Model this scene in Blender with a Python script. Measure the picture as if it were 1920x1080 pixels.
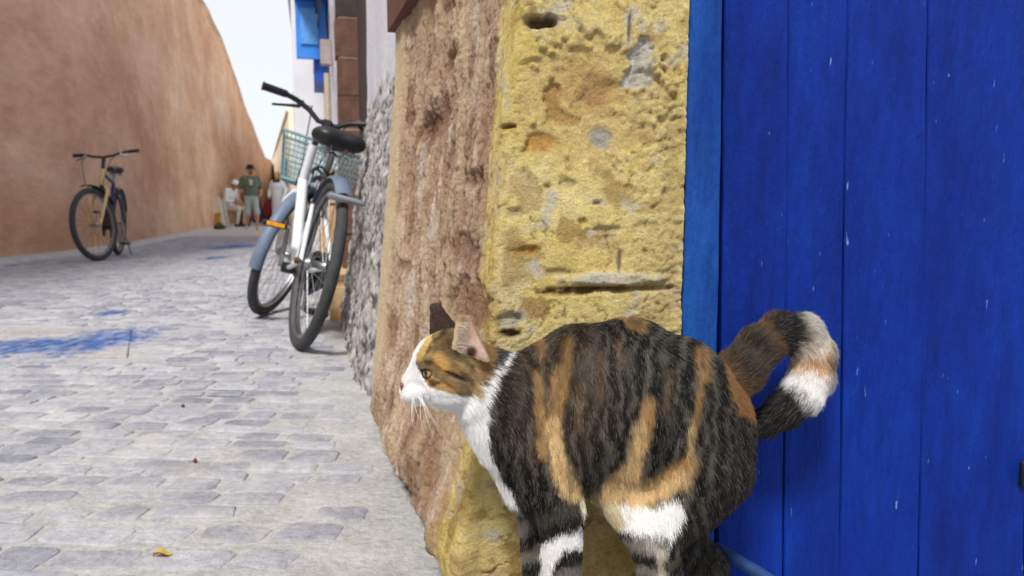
import bpy, math, random
import numpy as np
from mathutils import Vector, Matrix

random.seed(7)
rng = np.random.default_rng(7)
for o in list(bpy.data.objects):
    bpy.data.objects.remove(o)
scene = bpy.context.scene
COL = scene.collection

# ------------------------------------------------------------------ camera
EYE = 0.50                       # phone held half a metre above the paving
PITCH = math.radians(6.05)
LENS, SENSOR = 26.0, 36.0
FPX = LENS / SENSOR * 1920.0
cam_d = bpy.data.cameras.new('camera')
cam_d.lens = LENS; cam_d.sensor_width = SENSOR
cam_d.clip_start = 0.02; cam_d.clip_end = 3000
cam_d.dof.use_dof = True
cam_d.dof.focus_distance = 0.79
cam_d.dof.aperture_fstop = 8.5
cam = bpy.data.objects.new('camera', cam_d); COL.objects.link(cam)
cam.location = (0, 0, EYE)
cam.rotation_euler = (math.radians(90) - PITCH, 0, 0)
scene.camera = cam

# ------------------------------------------------------------------ world, sun, exposure
SUN_EL, SUN_AZ = math.radians(53), math.radians(200)     # azimuth clockwise from +Y: behind the camera, to the left
w = bpy.data.worlds.new('World'); scene.world = w; w.use_nodes = True
nt = w.node_tree; nt.nodes.clear()
wo = nt.nodes.new('ShaderNodeOutputWorld'); bg = nt.nodes.new('ShaderNodeBackground')
sky = nt.nodes.new('ShaderNodeTexSky'); sky.sky_type = 'NISHITA'; sky.sun_disc = False
sky.sun_elevation = SUN_EL; sky.sun_rotation = SUN_AZ
sky.air_density = 1.0; sky.dust_density = 1.0; sky.ozone_density = 1.0
bg.inputs['Strength'].default_value = 0.09
veil = nt.nodes.new('ShaderNodeMix'); veil.data_type = 'RGBA'; veil.inputs[0].default_value = .9      # thin bright cloud over the whole sky
veil.inputs[7].default_value = (5.6, 5.8, 6.15, 1)
nt.links.new(sky.outputs[0], veil.inputs[6]); nt.links.new(veil.outputs[2], bg.inputs[0]); nt.links.new(bg.outputs[0], wo.inputs[0])
sun_d = bpy.data.lights.new('sun', 'SUN'); sun_d.energy = 2.2; sun_d.angle = math.radians(13)
sun_d.color = (1.0, 0.97, 0.925)
sun = bpy.data.objects.new('sun', sun_d); COL.objects.link(sun)
sd = Vector((math.sin(SUN_AZ) * math.cos(SUN_EL), math.cos(SUN_AZ) * math.cos(SUN_EL), math.sin(SUN_EL)))
sun.rotation_euler = sd.to_track_quat('Z', 'Y').to_euler()
sun.location = sd * 20
vs = scene.view_settings
vs.view_transform = 'Standard'; vs.look = 'None'; vs.gamma = 1.0; vs.use_curve_mapping = False
vs.exposure = 0.93
scene.render.engine = 'CYCLES'
scene.cycles.max_bounces = 6; scene.cycles.diffuse_bounces = 4
scene.cycles.transparent_max_bounces = 6

# ------------------------------------------------------------------ measuring: picture coordinates (1920 x 1080) to places
CP, SP = math.cos(PITCH), math.sin(PITCH)
def ray(u, v):
    a = (u - 960.0) / FPX; b = (540.0 - v) / FPX
    return np.array([a, CP + b * SP, -SP + b * CP])
def at(u, v, Y):
    r = ray(u, v); t = Y / r[1]
    return np.array([r[0] * t, Y, EYE + r[2] * t])
def gnd(u, v, z=0.0):
    r = ray(u, v); t = (z - EYE) / r[2]
    return np.array([r[0] * t, r[1] * t, z])
def on_plane(u, v, p0, n):
    r = ray(u, v); o = np.array([0, 0, EYE])
    t = np.dot(np.asarray(p0) - o, n) / np.dot(r, n)
    return o + r * t

# ------------------------------------------------------------------ small library
def lin(c):
    c = np.asarray(c, float) / 255.0
    return np.where(c <= 0.04045, c / 12.92, ((c + 0.055) / 1.055) ** 2.4)
def lin4(c):
    return (*[float(v) for v in lin(c)], 1.0)
def sstep(a, b, x):
    t = np.clip((x - a) / (b - a), 0, 1)
    return t * t * (3 - 2 * t)

def _hashi(ix, iy, iz, seed):
    h = (ix.astype(np.int64) * 374761393 + iy.astype(np.int64) * 668265263 + iz.astype(np.int64) * 1440662683 + seed * 974711) & 0xffffffff
    h = ((h ^ (h >> 13)) * 1274126177) & 0xffffffff
    h = ((h ^ (h >> 16)) * 2246822519) & 0xffffffff
    return h ^ (h >> 15)
def _hash(ix, iy, iz, seed):
    return (_hashi(ix, iy, iz, seed) & 0xffffff) / float(0xffffff)
def vnoise(p, seed=0):
    """gradient noise, about -1..1"""
    p = np.asarray(p, float)
    p = p @ np.array([[.8, .36, -.48], [-.6, .48, -.64], [0, .8, .6]])
    i = np.floor(p).astype(np.int64); f = p - i
    w = f * f * f * (f * (f * 6 - 15) + 10)
    out = 0
    for dx in (0, 1):
        wx = w[:, 0] if dx else 1 - w[:, 0]
        for dy in (0, 1):
            wy = w[:, 1] if dy else 1 - w[:, 1]
            for dz in (0, 1):
                wz = w[:, 2] if dz else 1 - w[:, 2]
                h = _hashi(i[:, 0] + dx, i[:, 1] + dy, i[:, 2] + dz, seed)
                g = ((h & 255) / 127.5 - 1) * (f[:, 0] - dx) + (((h >> 8) & 255) / 127.5 - 1) * (f[:, 1] - dy) + (((h >> 16) & 255) / 127.5 - 1) * (f[:, 2] - dz)
                out = out + wx * wy * wz * g
    return np.clip(out * 2.3, -1, 1)
def fbm(p, octs=4, seed=0, gain=0.5, lac=2.03):
    p = np.asarray(p, float); a = 1.0; s = 0; n = 0
    for k in range(octs):
        s = s + a * vnoise(p, seed + 31 * k); n += a
        p = p * lac + 17.3; a *= gain
    return s / n
def cells(p, seed=0):
    """distance to the nearest jittered cell point (2-D, in units of cells) and that cell's random value"""
    p = np.asarray(p, float); i = np.floor(p).astype(np.int64)
    best = np.full(len(p), 9.0); val = np.zeros(len(p)); z = np.zeros(len(p), np.int64)
    for dx in (-1, 0, 1):
        for dy in (-1, 0, 1):
            cx, cy = i[:, 0] + dx, i[:, 1] + dy
            jx = _hash(cx, cy, z, seed); jy = _hash(cx, cy, z + 1, seed)
            d = np.hypot(cx + jx - p[:, 0], cy + jy - p[:, 1])
            m = d < best
            best[m] = d[m]; val[m] = _hash(cx, cy, z + 2, seed)[m]
    return best, val

def props(o, label=None, cat=None, group=None, kind=None):
    if label: o['label'] = label
    if cat: o['category'] = cat
    if group: o['group'] = group
    if kind: o['kind'] = kind
    return o
def empty(name, loc=(0, 0, 0), label=None, cat=None, group=None, kind=None, parent=None):
    o = bpy.data.objects.new(name, None); COL.objects.link(o)
    o.location = Vector(loc); o.empty_display_size = 0.05
    if parent: o.parent = parent
    return props(o, label, cat, group, kind)
def mesh_data(name, V, Fc, mat=None, smooth=False, cols=None):
    me = bpy.data.meshes.new(name)
    V = np.asarray(V, float)
    me.from_pydata(V.tolist(), [], Fc.tolist() if hasattr(Fc, 'tolist') else Fc)
    if smooth:
        me.polygons.foreach_set('use_smooth', [True] * len(me.polygons))
    if cols is not None:
        ca = me.color_attributes.new('Col', 'FLOAT_COLOR', 'POINT')
        c = np.ones((len(V), 4), np.float32); c[:, :3] = cols
        ca.data.foreach_set('color', c.ravel())
    if mat: me.materials.append(mat)
    me.update()
    return me
def mesh_obj(name, V, Fc, mat=None, parent=None, origin=None, smooth=False, cols=None, label=None, cat=None, group=None, kind=None):
    """V in the parent's own frame (or the world when origin is given)"""
    V = np.asarray(V, float)
    if origin is not None:
        V = V - np.asarray(origin, float)
    o = bpy.data.objects.new(name, mesh_data(name, V, Fc, mat, smooth, cols))
    COL.objects.link(o)
    if origin is not None:
        o.location = Vector(origin) - (parent.location if parent else Vector((0, 0, 0)))
    if parent: o.parent = parent
    return props(o, label, cat, group, kind)

class MB:
    """collects simple shapes into one mesh"""
    def __init__(s): s.v = []; s.f = []
    def add(s, V, Fc):
        n = len(s.v); s.v += [tuple(map(float, p)) for p in V]
        s.f += [tuple(int(i) + n for i in q) for q in Fc]; return s
    def box(s, c, size, R=None, bevel=0.0):
        hx, hy, hz = [d / 2 for d in size]
        b = min(bevel, hx * .9, hy * .9, hz * .9)
        if b <= 0:
            P = np.array([(x, y, z) for x in (-hx, hx) for y in (-hy, hy) for z in (-hz, hz)])
            Fc = [(0, 1, 3, 2), (4, 6, 7, 5), (0, 4, 5, 1), (2, 3, 7, 6), (0, 2, 6, 4), (1, 5, 7, 3)]
        else:
            P = []; idx = {}
            for sx in (-1, 1):
                for sy in (-1, 1):
                    for sz in (-1, 1):
                        for a in range(3):
                            q = [sx * (hx - b), sy * (hy - b), sz * (hz - b)]
                            q[a] = (sx * hx, sy * hy, sz * hz)[a]
                            idx[(sx, sy, sz, a)] = len(P); P.append(q)
            P = np.array(P); Fc = []
            for a in range(3):
                o1, o2 = [k for k in range(3) if k != a]
                for sg in (-1, 1):
                    q = []
                    for (s1, s2) in ((-1, -1), (1, -1), (1, 1), (-1, 1)):
                        t = [0, 0, 0]; t[a] = sg; t[o1] = s1; t[o2] = s2; q.append(idx[(*t, a)])
                    Fc.append(q)
                    if a == 0: pass
            for a in range(3):
                o1, o2 = [k for k in range(3) if k != a]
                for s1 in (-1, 1):
                    for s2 in (-1, 1):
                        q = []
                        for sa, fa in ((-1, o1), (1, o1), (1, o2), (-1, o2)):
                            t = [0, 0, 0]; t[a] = sa; t[o1] = s1; t[o2] = s2; q.append(idx[(*t, fa)])
                        Fc.append(q)
            for sx in (-1, 1):
                for sy in (-1, 1):
                    for sz in (-1, 1):
                        Fc.append([idx[(sx, sy, sz, a)] for a in range(3)])
        if R is not None: P = P @ np.asarray(R).T
        return s.add(P + np.asarray(c), Fc)
    def tube(s, pts, r, n=8, caps=True, closed=False):
        P = np.asarray(pts, float); m = len(P)
        r = np.full(m, r) if np.isscalar(r) else np.asarray(r, float)
        T = np.roll(P, -1, 0) - np.roll(P, 1, 0) if closed else np.gradient(P, axis=0)
        T /= np.linalg.norm(T, axis=1)[:, None] + 1e-12
        u = np.cross(T[0], (0, 0, 1)); 
        if np.linalg.norm(u) < .1: u = np.cross(T[0], (1, 0, 0))
        V = []
        for i in range(m):
            u = u - T[i] * np.dot(u, T[i]); u /= np.linalg.norm(u); b = np.cross(T[i], u)
            for k in range(n):
                a = 2 * math.pi * k / n
                V.append(P[i] + r[i] * (math.cos(a) * u + math.sin(a) * b))
        Fc = []
        for i in range(m if closed else m - 1):
            j = (i + 1) % m
            for k in range(n):
                Fc.append((i * n + k, i * n + (k + 1) % n, j * n + (k + 1) % n, j * n + k))
        if caps and not closed:
            Fc.append(tuple(range(n))[::-1]); Fc.append(tuple((m - 1) * n + k for k in range(n)))
        return s.add(V, Fc)
    def lathe(s, prof, c, axis, n=16):
        """prof: (radius, along) pairs round an axis through c"""
        ax = np.asarray(axis, float); ax /= np.linalg.norm(ax)
        u = np.cross(ax, (0, 0, 1)); 
        if np.linalg.norm(u) < .1: u = np.cross(ax, (1, 0, 0))
        u /= np.linalg.norm(u); b = np.cross(ax, u); V = []; Fc = []
        for (r, h) in prof:
            for k in range(n):
                a = 2 * math.pi * k / n
                V.append(np.asarray(c) + ax * h + r * (math.cos(a) * u + math.sin(a) * b))
        for i in range(len(prof) - 1):
            for k in range(n):
                Fc.append((i * n + k, i * n + (k + 1) % n, (i + 1) * n + (k + 1) % n, (i + 1) * n + k))
        Fc.append(tuple(range(n))[::-1]); Fc.append(tuple((len(prof) - 1) * n + k for k in range(n)))
        return s.add(V, Fc)
    def xf(s, fn):
        s.v = [tuple(fn(np.array(p))) for p in s.v]; return s
    def obj(s, name, mat, parent=None, smooth=True, **k):
        o = mesh_obj(name, np.array(s.v), s.f, mat, parent, smooth=False, **k)
        if smooth:
            o.data.polygons.foreach_set('use_smooth', [True] * len(o.data.polygons))
            try: o.data.set_sharp_from_angle(angle=math.radians(40))
            except Exception: pass
        return o

def grid_faces(nr, nc):
    i = np.arange(nr - 1)[:, None] * nc + np.arange(nc - 1)[None, :]
    i = i.ravel()
    return np.stack([i, i + 1, i + nc + 1, i + nc], 1)

# ------------------------------------------------------------------ materials
def new_mat(name):
    m = bpy.data.materials.new(name); m.use_nodes = True
    n = m.node_tree.nodes; l = m.node_tree.links
    return m, n, l, n['Principled BSDF']
def _noise(n, l, vec, scale, detail=5, rough=.55, stretch=None):
    t = n.new('ShaderNodeTexNoise'); t.inputs['Scale'].default_value = scale
    t.inputs['Detail'].default_value = detail; t.inputs['Roughness'].default_value = rough
    if stretch:
        mp = n.new('ShaderNodeMapping'); mp.inputs['Scale'].default_value = stretch
        l.new(vec, mp.inputs['Vector']); vec = mp.outputs[0]
    l.new(vec, t.inputs['Vector']); return t.outputs['Fac']
def _ramp(n, l, fac, stops):
    r = n.new('ShaderNodeValToRGB'); e = r.color_ramp.elements
    while len(e) < len(stops): e.new(0.5)
    for k, (p, c) in enumerate(stops):
        e[k].position = p; e[k].color = c if len(c) == 4 else (*c, 1)
    l.new(fac, r.inputs[0]); return r.outputs[0]
def _mix(n, l, a, b, fac, mode='MIX'):
    m = n.new('ShaderNodeMix'); m.data_type = 'RGBA'; m.blend_type = mode
    for s, v in ((6, a), (7, b)):
        if isinstance(v, tuple): m.inputs[s].default_value = v
        else: l.new(v, m.inputs[s])
    if isinstance(fac, (int, float)): m.inputs[0].default_value = fac
    else: l.new(fac, m.inputs[0])
    return m.outputs[2]
def _bump(n, l, b, height, strength, dist):
    bp = n.new('ShaderNodeBump'); bp.inputs['Strength'].default_value = strength
    bp.inputs['Distance'].default_value = dist
    l.new(height, bp.inputs['Height']); l.new(bp.outputs[0], b.inputs['Normal'])
def _pos(n):
    return n.new('ShaderNodeNewGeometry').outputs['Position']
def _obj(n):
    return n.new('ShaderNodeTexCoord').outputs['Object']

def mat_plain(name, rgb, rough=.6, metal=0.0, var=.15, scale=30, bump=.0, bdist=.002, coat=0.0):
    m, n, l, b = new_mat(name)
    v = _obj(n); c = lin4(rgb)
    fac = _noise(n, l, v, scale)
    lo = tuple(x * (1 - var) for x in c[:3]) + (1,); hi = tuple(min(1, x * (1 + var)) for x in c[:3]) + (1,)
    l.new(_ramp(n, l, fac, [(.3, lo), (.7, hi)]), b.inputs['Base Color'])
    b.inputs['Roughness'].default_value = rough; b.inputs['Metallic'].default_value = metal
    if coat: b.inputs['Coat Weight'].default_value = coat
    if bump: _bump(n, l, b, _noise(n, l, v, scale * 3), bump, bdist)
    return m
def mat_vcol(name, rough=.9, grain=60, amount=.18, bump=.5, bdist=.004, stretch=None, bscale=None):
    """colour laid on the mesh point by point, broken up by grain and relief"""
    m, n, l, b = new_mat(name)
    a = n.new('ShaderNodeVertexColor'); a.layer_name = 'Col'
    v = _pos(n)
    g = _noise(n, l, v, grain, 6, .6, stretch)
    mul = _ramp(n, l, g, [(.25, (1 - amount,) * 3), (.75, (1 + amount,) * 3)])
    mul = _mix(n, l, mul, _ramp(n, l, _noise(n, l, v, grain * 4.2, 4, .7, stretch), [(.28, (1 - amount * 1.3,) * 3), (.72, (1 + amount * 1.1,) * 3)]), 1.0, 'MULTIPLY')
    l.new(_mix(n, l, a.outputs[0], mul, 1.0, 'MULTIPLY'), b.inputs['Base Color'])
    b.inputs['Roughness'].default_value = rough
    if 'Specular IOR Level' in b.inputs: b.inputs['Specular IOR Level'].default_value = .25
    h1 = _noise(n, l, v, bscale or grain * 1.3, 8, .78, stretch)
    _bump(n, l, b, h1, bump, bdist)
    return m

# ------------------------------------------------------------------ solid shapes grown as one skin (signed distance field + surface nets)
class Field:
    def __init__(s): s.p = []
    def cone(s, a, b, ra, rb, k=.01, tag=0, flow=None, sq=None):
        s.p.append(('c', np.asarray(a, float), np.asarray(b, float), ra, rb, k, tag, flow, sq)); return s
    def ell(s, c, r, k=.01, tag=0, flow=None, R=None):
        s.p.append(('e', np.asarray(c, float), np.asarray(r, float), R, None, k, tag, flow, None)); return s
    def tri(s, a, b, c, r, k=.004, tag=0, flow=None):
        s.p.append(('t', np.asarray(a, float), np.asarray(b, float), np.asarray(c, float), r, k, tag, flow, None)); return s
    def cut(s, c, r, k=.003, R=None):
        s.p.append(('x', np.asarray(c, float), np.asarray(r, float), R, None, k, -1, None, None)); return s
    @staticmethod
    def dist(q, P):
        t = q[0]
        if t in 'ex':
            X = P - q[1]
            if q[3] is not None: X = X @ np.asarray(q[3])
            k0 = np.linalg.norm(X / q[2], axis=-1); k1 = np.linalg.norm(X / (q[2] ** 2), axis=-1)
            return np.where(k1 > 1e-9, k0 * (k0 - 1) / np.maximum(k1, 1e-9), -np.min(q[2]))
        if t == 'c':
            a, b, ra, rb = q[1:5]
            ba = b - a; L = max(np.dot(ba, ba), 1e-12)
            h = np.clip(((P - a) @ ba) / L, 0, 1)
            return np.linalg.norm(P - a - h[..., None] * ba, axis=-1) - (ra + (rb - ra) * h)
        a, b, c, r = q[1:5]
        n = np.cross(b - a, c - a); n /= np.linalg.norm(n)
        X = P - a; d = X @ n; Q = P - d[..., None] * n
        inside = np.ones(P.shape[:-1], bool)
        for (p0, p1) in ((a, b), (b, c), (c, a)):
            inside &= ((Q - p0) @ np.cross(n, p1 - p0)) >= 0
        e = np.full(P.shape[:-1], 9.0)
        for (p0, p1) in ((a, b), (b, c), (c, a)):
            v = p1 - p0; h = np.clip(((P - p0) @ v) / np.dot(v, v), 0, 1)
            e = np.minimum(e, np.linalg.norm(P - p0 - h[..., None] * v, axis=-1))
        return np.where(inside, np.abs(d), e) - r
    @staticmethod
    def box(q, m):
        t = q[0]
        if t in 'ex':
            r = np.max(q[2]); return q[1] - r - m, q[1] + r + m
        if t == 'c':
            r = max(q[3], q[4]); return np.minimum(q[1], q[2]) - r - m, np.maximum(q[1], q[2]) + r + m
        return np.min([q[1], q[2], q[3]], 0) - q[4] - m, np.max([q[1], q[2], q[3]], 0) + q[4] + m
    def mesh(s, h, lo=None, hi=None, relax=1):
        bs = [s.box(q, .02) for q in s.p if q[0] != 'x']
        lo = np.min([b[0] for b in bs], 0) if lo is None else np.asarray(lo)
        hi = np.max([b[1] for b in bs], 0) if hi is None else np.asarray(hi)
        N = np.ceil((hi - lo) / h).astype(int) + 2
        ax = [lo[i] + h * np.arange(N[i]) for i in range(3)]
        D = np.full(N, .05)
        for q in s.p:
            k = q[5]; a, b = s.box(q, max(4 * k, .03))
            i0 = np.clip(((a - lo) / h).astype(int), 0, N - 1); i1 = np.clip(((b - lo) / h).astype(int) + 2, 1, N)
            if np.any(i1 <= i0): continue
            sl = tuple(slice(i0[i], i1[i]) for i in range(3))
            G = np.stack(np.meshgrid(ax[0][sl[0]], ax[1][sl[1]], ax[2][sl[2]], indexing='ij'), -1)
            d = s.dist(q, G); c = D[sl]
            if q[0] == 'x':
                d = -d; hh = np.clip(.5 - .5 * (c - d) / k, 0, 1)
                D[sl] = c * (1 - hh) + d * hh + k * hh * (1 - hh)
            else:
                hh = np.clip(.5 + .5 * (c - d) / k, 0, 1)
                D[sl] = c * (1 - hh) + d * hh - k * hh * (1 - hh)
        S = D < 0
        cs = [S[dx:N[0] - 1 + dx, dy:N[1] - 1 + dy, dz:N[2] - 1 + dz] for dx in (0, 1) for dy in (0, 1) for dz in (0, 1)]
        cnt = sum(c.astype(np.int8) for c in cs)
        act = np.argwhere((cnt > 0) & (cnt < 8))
        ids = -np.ones(N - 1, np.int64); ids[tuple(act.T)] = np.arange(len(act))
        acc = np.zeros((len(act), 3)); num = np.zeros(len(act))
        cor = [(dx, dy, dz) for dx in (0, 1) for dy in (0, 1) for dz in (0, 1)]
        vals = {c: D[act[:, 0] + c[0], act[:, 1] + c[1], act[:, 2] + c[2]] for c in cor}
        for c in cor:
            for a in range(3):
                if c[a]: continue
                c2 = tuple(1 if i == a else c[i] for i in range(3))
                v0, v1 = vals[c], vals[c2]; m = (v0 < 0) != (v1 < 0)
                t = np.where(m, v0 / np.where(m, v0 - v1, 1), 0)
                p = np.array(c, float)[None, :].repeat(len(act), 0); p[:, a] += t
                acc += p * m[:, None]; num += m
        V = lo + h * (act + acc / num[:, None])
        F_ = []
        for a in range(3):
            b, c = (a + 1) % 3, (a + 2) % 3
            s0 = [slice(None)] * 3; s1 = [slice(None)] * 3
            s0[a] = slice(0, -1); s1[a] = slice(1, None)
            for x in (b, c):
                s0[x] = slice(1, -1); s1[x] = slice(1, -1)
            A, B = S[tuple(s0)], S[tuple(s1)]
            e = np.argwhere(A != B); flip = A[tuple(e.T)]
            off = np.zeros(3, int); off[b] = 1; off[c] = 1
            e = e + off
            def cid(db, dc):
                q = e.copy(); q[:, b] += db; q[:, c] += dc
                return ids[q[:, 0], q[:, 1], q[:, 2]]
            Q = np.stack([cid(-1, -1), cid(0, -1), cid(0, 0), cid(-1, 0)], 1)
            Q[~flip] = Q[~flip][:, ::-1]
            F_.append(Q)
        F_ = np.concatenate(F_)
        for _ in range(relax):
            A = np.zeros_like(V); n = np.zeros(len(V))
            for i in range(4):
                np.add.at(A, F_[:, i], V[F_[:, (i + 1) % 4]] + V[F_[:, (i - 1) % 4]]); np.add.at(n, F_[:, i], 2)
            V = V * .5 + .5 * A / n[:, None]
        return V, F_
    def near(s, V):
        d = np.stack([s.dist(q, V) for q in s.p if q[0] != 'x'], 1)
        return d, [q for q in s.p if q[0] != 'x']

# ================================================================== the lie of the alley
C0 = at(985, 0, .845)[:2]                                   # corner of the near house, plan
FAR = at(745, 60, 1.72)[:2]                                # where its brown flank ends
SLEN = float(np.linalg.norm(FAR - C0)); DS = (FAR - C0) / SLEN
NL = np.array([-DS[1], DS[0]])                             # out of the flank, towards the street
A_DOOR = math.radians(3)
DD = np.array([math.cos(A_DOOR), math.sin(A_DOOR)]); NF = np.array([DD[1], -DD[0]])
BAT, BATZ = .075, .80                                      # the flank leans back as it rises
def batter(z): return BAT * (1 - z / BATZ) * (z < BATZ) - .012 * np.maximum(0, z - BATZ)
def flank_sz(u, v):
    n = np.array([NL[0], NL[1], BAT / BATZ]); p = on_plane(u, v, (C0[0], C0[1], BATZ), n)
    return float(np.dot(p[:2] - C0, DS)), float(p[2])
def pier_tz(u, v, back=0.0):
    p = on_plane(u, v, (C0[0] - NF[0] * back, C0[1] - NF[1] * back, 0), np.array([NF[0], NF[1], 0]))
    return float(np.dot(p[:2] - C0, DD)), float(p[2])
T1 = pier_tz(1285, 300)[0]                                 # width of the yellow pier
def dpt(t, z, out=0.0):                                    # point on the door side: along, up, out towards the camera
    q = C0 + DD * t + NF * out
    return np.array([q[0], q[1], z])

# right-hand row of houses, plan line of its foot
RB0, RB1 = gnd(640, 600)[:2], gnd(625, 545)[:2]
DR = (RB1 - RB0) / np.linalg.norm(RB1 - RB0); NR = np.array([-DR[1], DR[0]])
def rpt(D, out=0.0):                                       # foot of the row at forward distance D, moved out into the street
    s = (D - RB0[1]) / DR[1]; q = RB0 + DR * s + NR * out
    return q
# foot of the old rampart on the left
LB = [(-4.60, -9.0), (-4.62, 0.0), (-4.68, 4.5), *[tuple(gnd(u, v)[:2]) for u, v in ((0, 493), (144, 477), (236, 462), (400, 428))]]
e = np.array(LB[-1]); d_ = np.array([-.232, .973])
LB += [tuple(e + d_ * k) for k in (8, 18, 28, 40)]
LB = np.array(LB)
def lfoot(n):
    P = LB; seg = np.linalg.norm(np.diff(P, axis=0), axis=1); s = np.concatenate([[0], np.cumsum(seg)])
    t = np.linspace(0, s[-1], n); Q = np.stack([np.interp(t, s, P[:, i]) for i in (0, 1)], 1)
    for _ in range(60): Q[1:-1] = .5 * Q[1:-1] + .25 * (Q[:-2] + Q[2:])
    return Q
LF = lfoot(420)

# ================================================================== ground
gm, n, l, b = new_mat('dusty_ground')
v = _pos(n)
l.new(_ramp(n, l, _noise(n, l, v, 1.5, 8), [(.3, lin4((150, 142, 132))), (.7, lin4((185, 178, 168)))]), b.inputs['Base Color'])
b.inputs['Roughness'].default_value = .95
mesh_obj('ground', [(-1500, -1500, -.03), (1500, -1500, -.03), (1500, 1500, -.03), (-1500, 1500, -.03)], [(0, 1, 2, 3)], gm, kind='structure', label='dusty bare ground beyond the paved alley')

BLUE = (38, 92, 190)
def paint_mask(n, l, v):
    """spilt blue paint by the drain slab, and two small splashes farther up the alley"""
    out = None
    spots = [(gnd(185, 641), .24, .46), (gnd(60, 652), .42, .26), (gnd(440, 463), .40, 1.0), (gnd(402, 484), .16, .4), (gnd(215, 587), .10, .14)]
    nz = _noise(n, l, v, 17, 9, .8)
    for p, rx, ry in spots:
        mp = n.new('ShaderNodeMapping'); mp.vector_type = 'POINT'
        mp.inputs['Location'].default_value = (-p[0] / rx, -p[1] / ry, 0); mp.inputs['Scale'].default_value = (1 / rx, 1 / ry, 0)
        l.new(v, mp.inputs['Vector'])
        ln = n.new('ShaderNodeVectorMath'); ln.operation = 'LENGTH'; l.new(mp.outputs[0], ln.inputs[0])
        m = n.new('ShaderNodeMath'); m.operation = 'MULTIPLY_ADD'; m.inputs[1].default_value = 2.6; l.new(nz, m.inputs[0]); l.new(ln.outputs['Value'], m.inputs[2])
        r = _ramp(n, l, m.outputs[0], [(.0, (1, 1, 1, 1)), (1, (0, 0, 0, 1))])
        mr = n.new('ShaderNodeMapRange'); mr.inputs[1].default_value = 1.75; mr.inputs[2].default_value = 2.15
        mr.inputs[3].default_value = 1; mr.inputs[4].default_value = 0; l.new(m.outputs[0], mr.inputs[0])
        if out is None: out = mr.outputs[0]
        else:
            mx = n.new('ShaderNodeMath'); mx.operation = 'MAXIMUM'; l.new(out, mx.inputs[0]); l.new(mr.outputs[0], mx.inputs[1]); out = mx.outputs[0]
    return out
def paving_mat(name, stops, per_object, grain, bump, bdist, dirt):
    m, n, l, b = new_mat(name); v = _pos(n)
    big = _noise(n, l, v, 2.2, 6, .6)
    if per_object:
        oi = n.new('ShaderNodeAttribute'); oi.attribute_name = 'stone_tone'; oi.attribute_type = 'GEOMETRY'
        oj = n.new('ShaderNodeObjectInfo')
        ad = n.new('ShaderNodeMath'); ad.operation = 'MULTIPLY_ADD'; ad.inputs[1].default_value = .62; l.new(oj.outputs['Random'], ad.inputs[0]); l.new(oi.outputs['Fac'], ad.inputs[2])
        a2 = n.new('ShaderNodeMath'); a2.operation = 'MULTIPLY_ADD'; a2.inputs[1].default_value = .75; l.new(_noise(n, l, v, 14, 6), a2.inputs[0]); l.new(ad.outputs[0], a2.inputs[2])
        a3 = n.new('ShaderNodeMath'); a3.operation = 'MULTIPLY'; a3.inputs[1].default_value = .78; l.new(a2.outputs[0], a3.inputs[0])
        fac = a3.outputs[0]
    else: fac = _noise(n, l, v, 11, 8, .65)
    c = _ramp(n, l, fac, stops)
    g = _noise(n, l, v, grain, 8, .7, (1, 1, 1))
    c = _mix(n, l, c, _ramp(n, l, g, [(.3, (.72,) * 3), (.72, (1.22,) * 3)]), 1.0, 'MULTIPLY')
    # pale trodden-in mortar dust and a warmer dirt, both in drifts
    c = _mix(n, l, c, lin4((204, 202, 198)), _ramp(n, l, _noise(n, l, v, 5.5, 9, .72), [(.48, (0, 0, 0)), (.68, (dirt, dirt, dirt))]))
    c = _mix(n, l, c, lin4((160, 150, 130)), _ramp(n, l, _noise(n, l, v, 2.6, 9, .75), [(.56, (0, 0, 0)), (.75, (.45, .45, .45))]))
    pm = paint_mask(n, l, v)
    pmm = _mix(n, l, (0, 0, 0, 1), pm, _ramp(n, l, _noise(n, l, v, 38, 8, .75, (1, .35, 1)), [(.36, (.22,) * 3), (.52, (1,) * 3)]))
    c = _mix(n, l, c, _ramp(n, l, _noise(n, l, v, 22, 5), [(.3, lin4((30, 54, 106))), (.7, lin4((66, 112, 178)))]), pmm)
    l.new(c, b.inputs['Base Color']); b.inputs['Roughness'].default_value = .78
    b.inputs['Specular IOR Level'].default_value = .35
    _bump(n, l, b, _noise(n, l, v, grain * .7, 9, .7), bump, bdist)
    return m
STONE = paving_mat('worn_sett_stone', [(.2, lin4((130, 132, 144))), (.5, lin4((160, 161, 171))), (.8, lin4((186, 187, 193)))], True, 60, .9, .012, .6)
MORTAR = paving_mat('pale_mortar', [(.3, lin4((164, 164, 164))), (.6, lin4((184, 184, 184))), (.8, lin4((198, 198, 198)))], False, 70, .9, .010, .3)

# street bed: follows both walls, one sheet, slightly uneven
def street_sheet():
    ys = np.concatenate([np.arange(-8, .4, .4), np.arange(.4, 6, .05), np.arange(6, 14, .2), np.arange(14, 60, 1.0)])
    V = []; nc = 64
    for y in ys:
        xl = np.interp(y, LF[:, 1], LF[:, 0]) - .12
        if y < .9: xr = 3.2
        else:
            xr = np.interp(y, [.9, 1.2, 1.7, 60], [.5, .25, rpt(1.7)[0] + .3, rpt(60)[0] + 1.0])
        for k in range(nc):
            V.append((xl + (xr - xl) * k / (nc - 1), y, 0))
    V = np.array(V)
    V[:, 2] = .004 * fbm(V * 2.0, 3, 3) + .002 * fbm(V * 14, 3, 5)
    return V, grid_faces(len(ys), nc)
V, Fc = street_sheet()
pave = mesh_obj('pavement', V, Fc, MORTAR, smooth=True, kind='structure', label='pale mortar bed of the sett-paved alley')

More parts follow.
